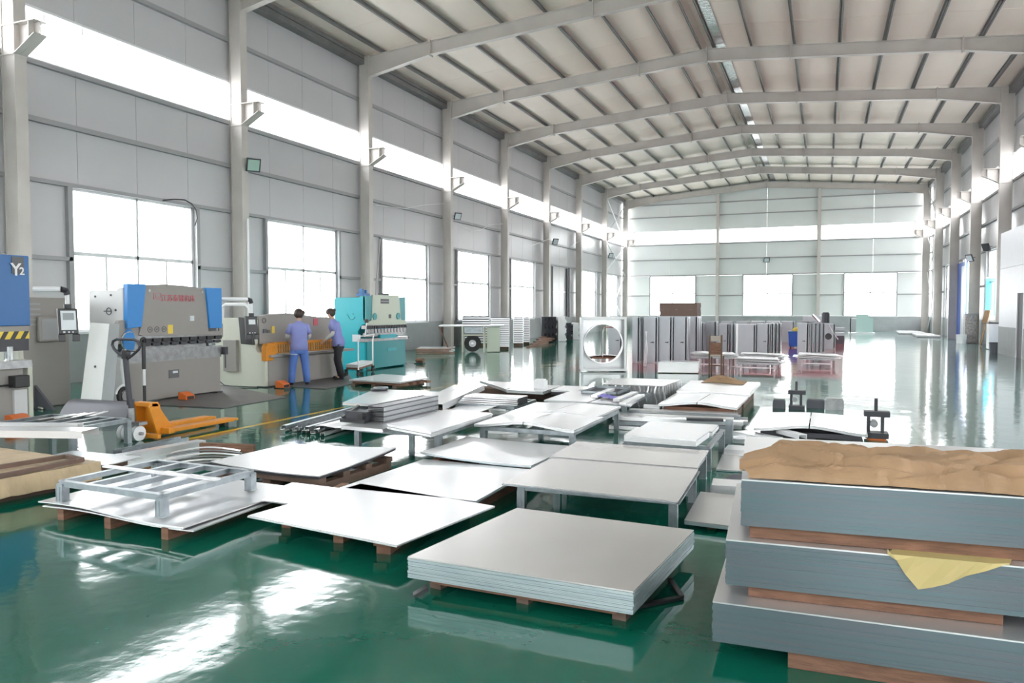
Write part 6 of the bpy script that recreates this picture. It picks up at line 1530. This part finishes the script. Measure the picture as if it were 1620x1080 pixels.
def work_table(label, u0, u1, v_top, v_base, dep, lab2, nleg=4, rnd=1):
    x, y = W(u0, v_base); d2 = _F + _R * ((u1 - 810) / FPX) + _U * ((540 - v_base) / FPX); x1 = d2.x * (y / d2.y)
    d3 = _F + _R * ((u0 - 810) / FPX) + _U * ((540 - v_top) / FPX); z = CAM_H + d3.z * (y / d3.y)
    t = thing('work_table', label, 'table', (x, y, 0))
    MB().box(x, x1, y, y + dep, z - .03, z).build('top', 'angle', t)
    for a in (x + .08, x1 - .12):
        for b in (y + .05, y + dep - .08): MB().box(a, a + .035, b, b + .035, 0, z - .03).build('leg', 'white', t)
    MB().box(x + .1, x1 - .1, y + .05, y + .08, z * .35, z * .35 + .03).build('lower_rail', 'white', t)
    R = random.Random(rnd)
    for i in range(4):
        a = R.uniform(-.15, .05); P = [(x + a, y - .05 + R.uniform(-.1, .05)), (x1 + R.uniform(-.05, .25), y + R.uniform(-.1, .05)), (x1 + R.uniform(-.1, .2), y + dep), (x + a, y + dep)]
        o = warp(MB(), P, z + .002 + i * .03, .008, lambda s, u, q=R.uniform(2, 5), r=R.uniform(.005, .012): r * (1 + math.sin(s * q + 1)), 8).build('metal_sheet', 'galv_bright'); tag(o, ('lowest', 'second-lowest', 'third', 'topmost')[i] + ' loose sheet on ' + lab2, 'metal sheet')
work_table('low work table piled with loose sheets behind the chair', 1100, 1158, 565, 583, .9, 'the table behind the chair', rnd=3)
work_table('work table with loose sheets right of the chair, front of the red floor', 1165, 1232, 574, 586, .8, 'the table right of the chair', rnd=5)
work_table('long work table behind the front one, with a pale sheet on top', 1180, 1240, 566, 580, .6, 'the table behind the front one', rnd=7)
work_table('work table with loose sheets and a drum below at the right of the red floor', 1262, 1322, 567, 580, .9, 'the right-hand table', rnd=9)
x, y = W(1290, 580); tag(MB().cyl((x, y + .35, 0), .14, .16, 'z', 18).cyl((x, y + .35, .16), .15, .02, 'z', 18).build('grey_drum', 'steel_raw'), 'squat grey drum under the right-hand work table', 'drum')
x, y = W(1165, 580); tag(MB().cyl((x, y, 0), .028, 1.15, 'z', 10).cyl((x, y, 0), .12, .015, 'z', 14).build('white_pipe', 'white'), 'upright white pipe standing in front of the cabinets', 'pipe')

# cardboard on top / behind
yq = 24.0
a, b = on_y(1043, 500, yq), on_y(1103, 479, yq)
t = thing('cardboard_stack', 'big stack of flattened brown cardboard on a tall grey cabinet at the back', 'cardboard', (a.x, yq, a.z))
n = 6
for i in range(n): MB().box(a.x + random.uniform(0, .04), b.x - random.uniform(0, .04), yq, yq + .8, a.z + (b.z - a.z) * i / n, a.z + (b.z - a.z) * (i + .995) / n).build('cardboard_sheet', 'card', t)
cabinet('broad grey cabinet carrying the cardboard stack', a.x - .02, yq, (b.x - a.x) * 1.0 + .04, .8, a.z, handle=False)

# glass panes leaning on the far wall
yg = 50.0
x, y = W(1346, 527)
t = thing('glass_rack', 'rack of greenish glass panes near the end wall, right side', 'rack', (x, y, 0))
a, b, c = on_y(1354, 526, y), on_y(1374, 497, y), on_y(1382, 503, y)
MB().box(a.x, b.x, y, y + .05, .06, b.z).build('large_pane', 'glass_green', t); MB().box(b.x - .1, c.x, y + .2, y + .25, .06, c.z).build('small_pane', 'glass_green', t)
d = on_y(1345, 503, y); MB().box(d.x, d.x + .05, y, y + .05, .06, d.z).box(a.x - .35, a.x - .3, y, y + .05, .06, d.z).box(d.x, a.x, y, y + .05, d.z - .05, d.z).build('frame', 'white', t)
MB().box(d.x - .1, c.x + .1, y - .2, y + .6, 0, .06).build('base', 'white', t)
for i, (u0, v0, u1, v1, lab) in enumerate(((1430, 524, 1470, 521, 'farthest flat grey sheet pile by the right-hand corner'), (1441, 527, 1480, 523, 'middle flat sheet pile by the right-hand columns'), (1462, 533.5, 1501, 527, 'nearest flat sheet pile by the right-hand columns'))):
    Pq = ([(4.5, 56.4), (5.85, 56.3), (5.85, 57.7), (4.6, 57.8)], [(4.3, 52.6), (5.8, 52.4), (5.75, 55.6), (4.45, 55.4)], [(4.75, 47.2), (5.85, 47.0), (5.9, 51.0), (4.9, 51.2)])[i]
    sheet_stack(lab, Pq, .01, .12, 3, 'galv_bright', 'steel_raw', .02, rnd=50 + i)
x, y = W(1408, 521.5); tag(MB().box(x - .7, x + .7, y, y + .4, 0, .12).box(x - .5, x + .2, y + .05, y + .3, .12, .2).build('bar_bundle', 'dark'), 'short dark bar bundle on the floor before the far right window', 'metal bars')

# ================================================================== RIGHT SIDE
# wrap and tools at the fourth right column
t = thing('wrapped_roll', 'printed wrap standing around the foot of a right-hand column', 'packaging', (5.9, 39.6, 0))
for a in ((5.93, 6.40, 39.72, 39.75), (5.93, 5.96, 39.75, 40.2), (6.37, 6.40, 39.75, 39.85)): MB().box(*a, .02, 1.35).build('wrap_panel', 'wrap', t)
MB().box(5.92, 6.41, 39.70, 39.72, 1.25, 1.35).build('tape_band', 'girt', t)
x, y = W(1521, 543); tag(MB().cyl((x, y, 0), .2, .38, 'z', 14, .22).ring((x, y, .38), .22, .015, 'z', 14, 5).build('white_bucket', 'white'), 'white bucket left of the printed wrap by the right-hand column', 'bucket')
x, y = W(1551, 547.5); tag(MB().beam((x, y, .03), (x + .22, y + .2, 1.20), .06, .04).beam((x + .16, y + .15, .95), (x + .28, y + .22, 1.5), .30, .05).build('leaning_broom', 'paper'), 'brown leaning broom right of the printed wrap', 'broom')
x, y = W(1575, 557.5)
t = thing('dark_bin', 'small dark grey bin by the corner of the white cabin', 'bin', (x, y, 0))
MB().cyl((x, y + .15, 0), .15, .34, 'z', 16, .18).build('body', 'void', t); MB().ring((x, y + .15, .34), .18, .015, 'z', 16, 5).build('rim', 'dark', t)
# doors and panels on the right wall
dr = struct(MB().box(XWR - .14, XWR - .06, 43.4, 46.6, 0, 3.9).build('door_2', 'door_blue')); MB().box(XWR - .18, XWR - .14, 43.4, 43.5, 0, 3.9).box(XWR - .18, XWR - .14, 46.5, 46.6, 0, 3.9).build('door_frame', 'white', dr)
MB().box(XWR - .16, XWR - .14, 43.6, 44.6, .2, 3.7).build('door_panel', 'label', dr)
t = thing('cyan_banner', 'hanging cyan sheet beside the white cabin', 'banner', (6.4, 38.4, 2))
a = on_y(1560, 440, 38.2); MB().box(a.x, a.x + .45, 38.2, 38.23, 1.25, on_y(1560, 440, 38.2).z).build('sheet', 'cyan', t); MB().box(a.x - .02, a.x + .47, 38.19, 38.24, a.z, a.z + .04).build('rod', 'white', t)
cb0 = W(1566, 556)
t = thing('white_cupboard', 'narrow white cupboard with grey top by the cabin corner', 'cupboard', (*W(1565, 553), 0)); x, y = W(1564, 553)
MB().box(x, x + .32, y, y + .5, .03, .98).build('body', 'white', t); MB().box(x - .02, x + .34, y - .02, y + .52, .98, 1.04).build('top', 'void', t); MB().box(x + .02, x + .30, y - .012, y, .06, .95).build('door', 'cabin', t)

# ================================================================== LAMPS, CABLES, BRACES
def floodlight(label, x, y, z, dx, s=.3, glow='green'):
    t = thing('floodlight', label, 'floodlight', (x, y, z))
    n_ = Vector((dx, -.55, -.45)).normalized(); r = Vector((n_.y, -n_.x, 0)).normalized(); up = r.cross(n_) * -1
    if up.z < 0: up = -up
    c = Vector((x, y, z))
    def pl(w0, h0, d0, d1): return MB().add([c + r * a * w0 + up * b * h0 + n_ * d for d in (d0, d1) for a, b in ((-1, -1), (1, -1), (1, 1), (-1, 1))], [(0, 3, 2, 1), (4, 5, 6, 7), (0, 1, 5, 4), (1, 2, 6, 5), (2, 3, 7, 6), (3, 0, 4, 7)])
    pl(s / 2, s / 2, -.03, .03).build('housing', 'dark', t, bevel=.008); pl(s * .40, s * .40, .03, .036).build('glass', glow, t)
    MB().tube([c - n_ * .03, c - n_ * .12 + Vector((-.15 * (1 if dx > 0 else -1), 0, -.02))], .015, 6).build('bracket', 'dark', t)
def lamp_at(label, u, v, x, dx, s=.3, g='green'):
    d = _F + _R * ((u - 810) / FPX) + _U * ((540 - v) / FPX); k = x / d.x; floodlight(label, x + (.06 if dx > 0 else 0), d.y * k, CAM_H + d.z * k, dx, s, g)
lamp_at('square floodlight with greenish glass on the first full left column', 398, 261, XF + .12, .7, .36)
lamp_at('small white floodlight on the third left column', 722, 342, XF + .12, .7, .30, 'label')
lamp_at('small white floodlight near the fifth left column', 877, 382, XF + .12, .7, .34, 'label')
lamp_at('faint floodlight on the seventh left column', 965, 404, XF + .12, .7, .34, 'label')
lamp_at('floodlight on the fourth right column facing the hall', 1534, 408, XFR - .12, -.7, .34, 'label')
lamp_at('dark floodlight beside the right-hand cabin column', 1560, 391, XWR - .3, -.7, .34, 'dark')
q = on_y(1213, 411, YE - .2); floodlight('floodlight in the middle of the end wall', q.x, q.y - .05, q.z, .1, .4, 'label')
def cable(label, pts, r=.012, m='dark'):
    n = []; 
    for i in range(len(pts) - 1):
        for j in range(4):
            s = j / 4; n.append(Vector(pts[i]).lerp(Vector(pts[i + 1]), s))
    n.append(Vector(pts[-1])); tag(MB().tube(n, r, 6).build('cable', m), label, 'cable')
def WX(u, v, x):
    d = _F + _R * ((u - 810) / FPX) + _U * ((540 - v) / FPX); k = x / d.x; return Vector((x, d.y * k, CAM_H + d.z * k))
cable('black cable looping over the top corner of the first window', [WX(u, v, XW + .12) for u, v in ((258, 317), (275, 315), (292, 316), (303, 322), (310, 332), (312, 345), (308, 357))], .014, 'dark')
cable('white wire strung between the second and third left columns', [WX(u, v, XF + .03) for u, v in ((592, 324), (640, 330), (672, 324), (702, 322))], .012, 'white')
cable('white wire sagging between the third and fourth left columns', [WX(u, v, XF + .03) for u, v in ((722, 352), (745, 366), (762, 364), (772, 356), (795, 354))], .012, 'white')
cable('white wire sagging between the fourth and sixth left columns', [WX(u, v, XF + .03) for u, v in ((838, 390), (868, 378), (880, 388), (900, 391), (915, 382))], .014, 'white')
# poles and braces
tag(MB().tube([WX(594, 470, XW + .45), WX(601, 378, XW + .40)], .025, 8).build('leaning_pole', 'curtain'), 'thin pinkish pole leaning beside the third window', 'pole')
tag(MB().tube([(XF + .06, 16.0, .3), (XF + .06, 16.0, 3.9)], .03, 8).build('drop_pipe', 'white'), 'thin white conduit on the first full left column', 'pipe')
for nm, x, ya, yb in (('left', XW + .25, 52.2, 57.8), ('right', XWR - .25, 52.2, 57.8)):
    for z0, z1, lv in ((.1, 4.0, 'lower'), (4.1, 6.3, 'middle'), (6.5, 9.4, 'upper')):
        tag(MB().tube([(x, ya, z0), (x, yb, z1)], .035, 8).build('brace_rod', 'white'), '%s brace rod rising towards the end wall in the last %s bay' % (lv, nm), 'brace')
        tag(MB().tube([(x + .08, yb, z0), (x + .08, ya, z1)], .035, 8).build('brace_rod', 'white'), '%s brace rod falling towards the end wall in the last %s bay' % (lv, nm), 'brace')
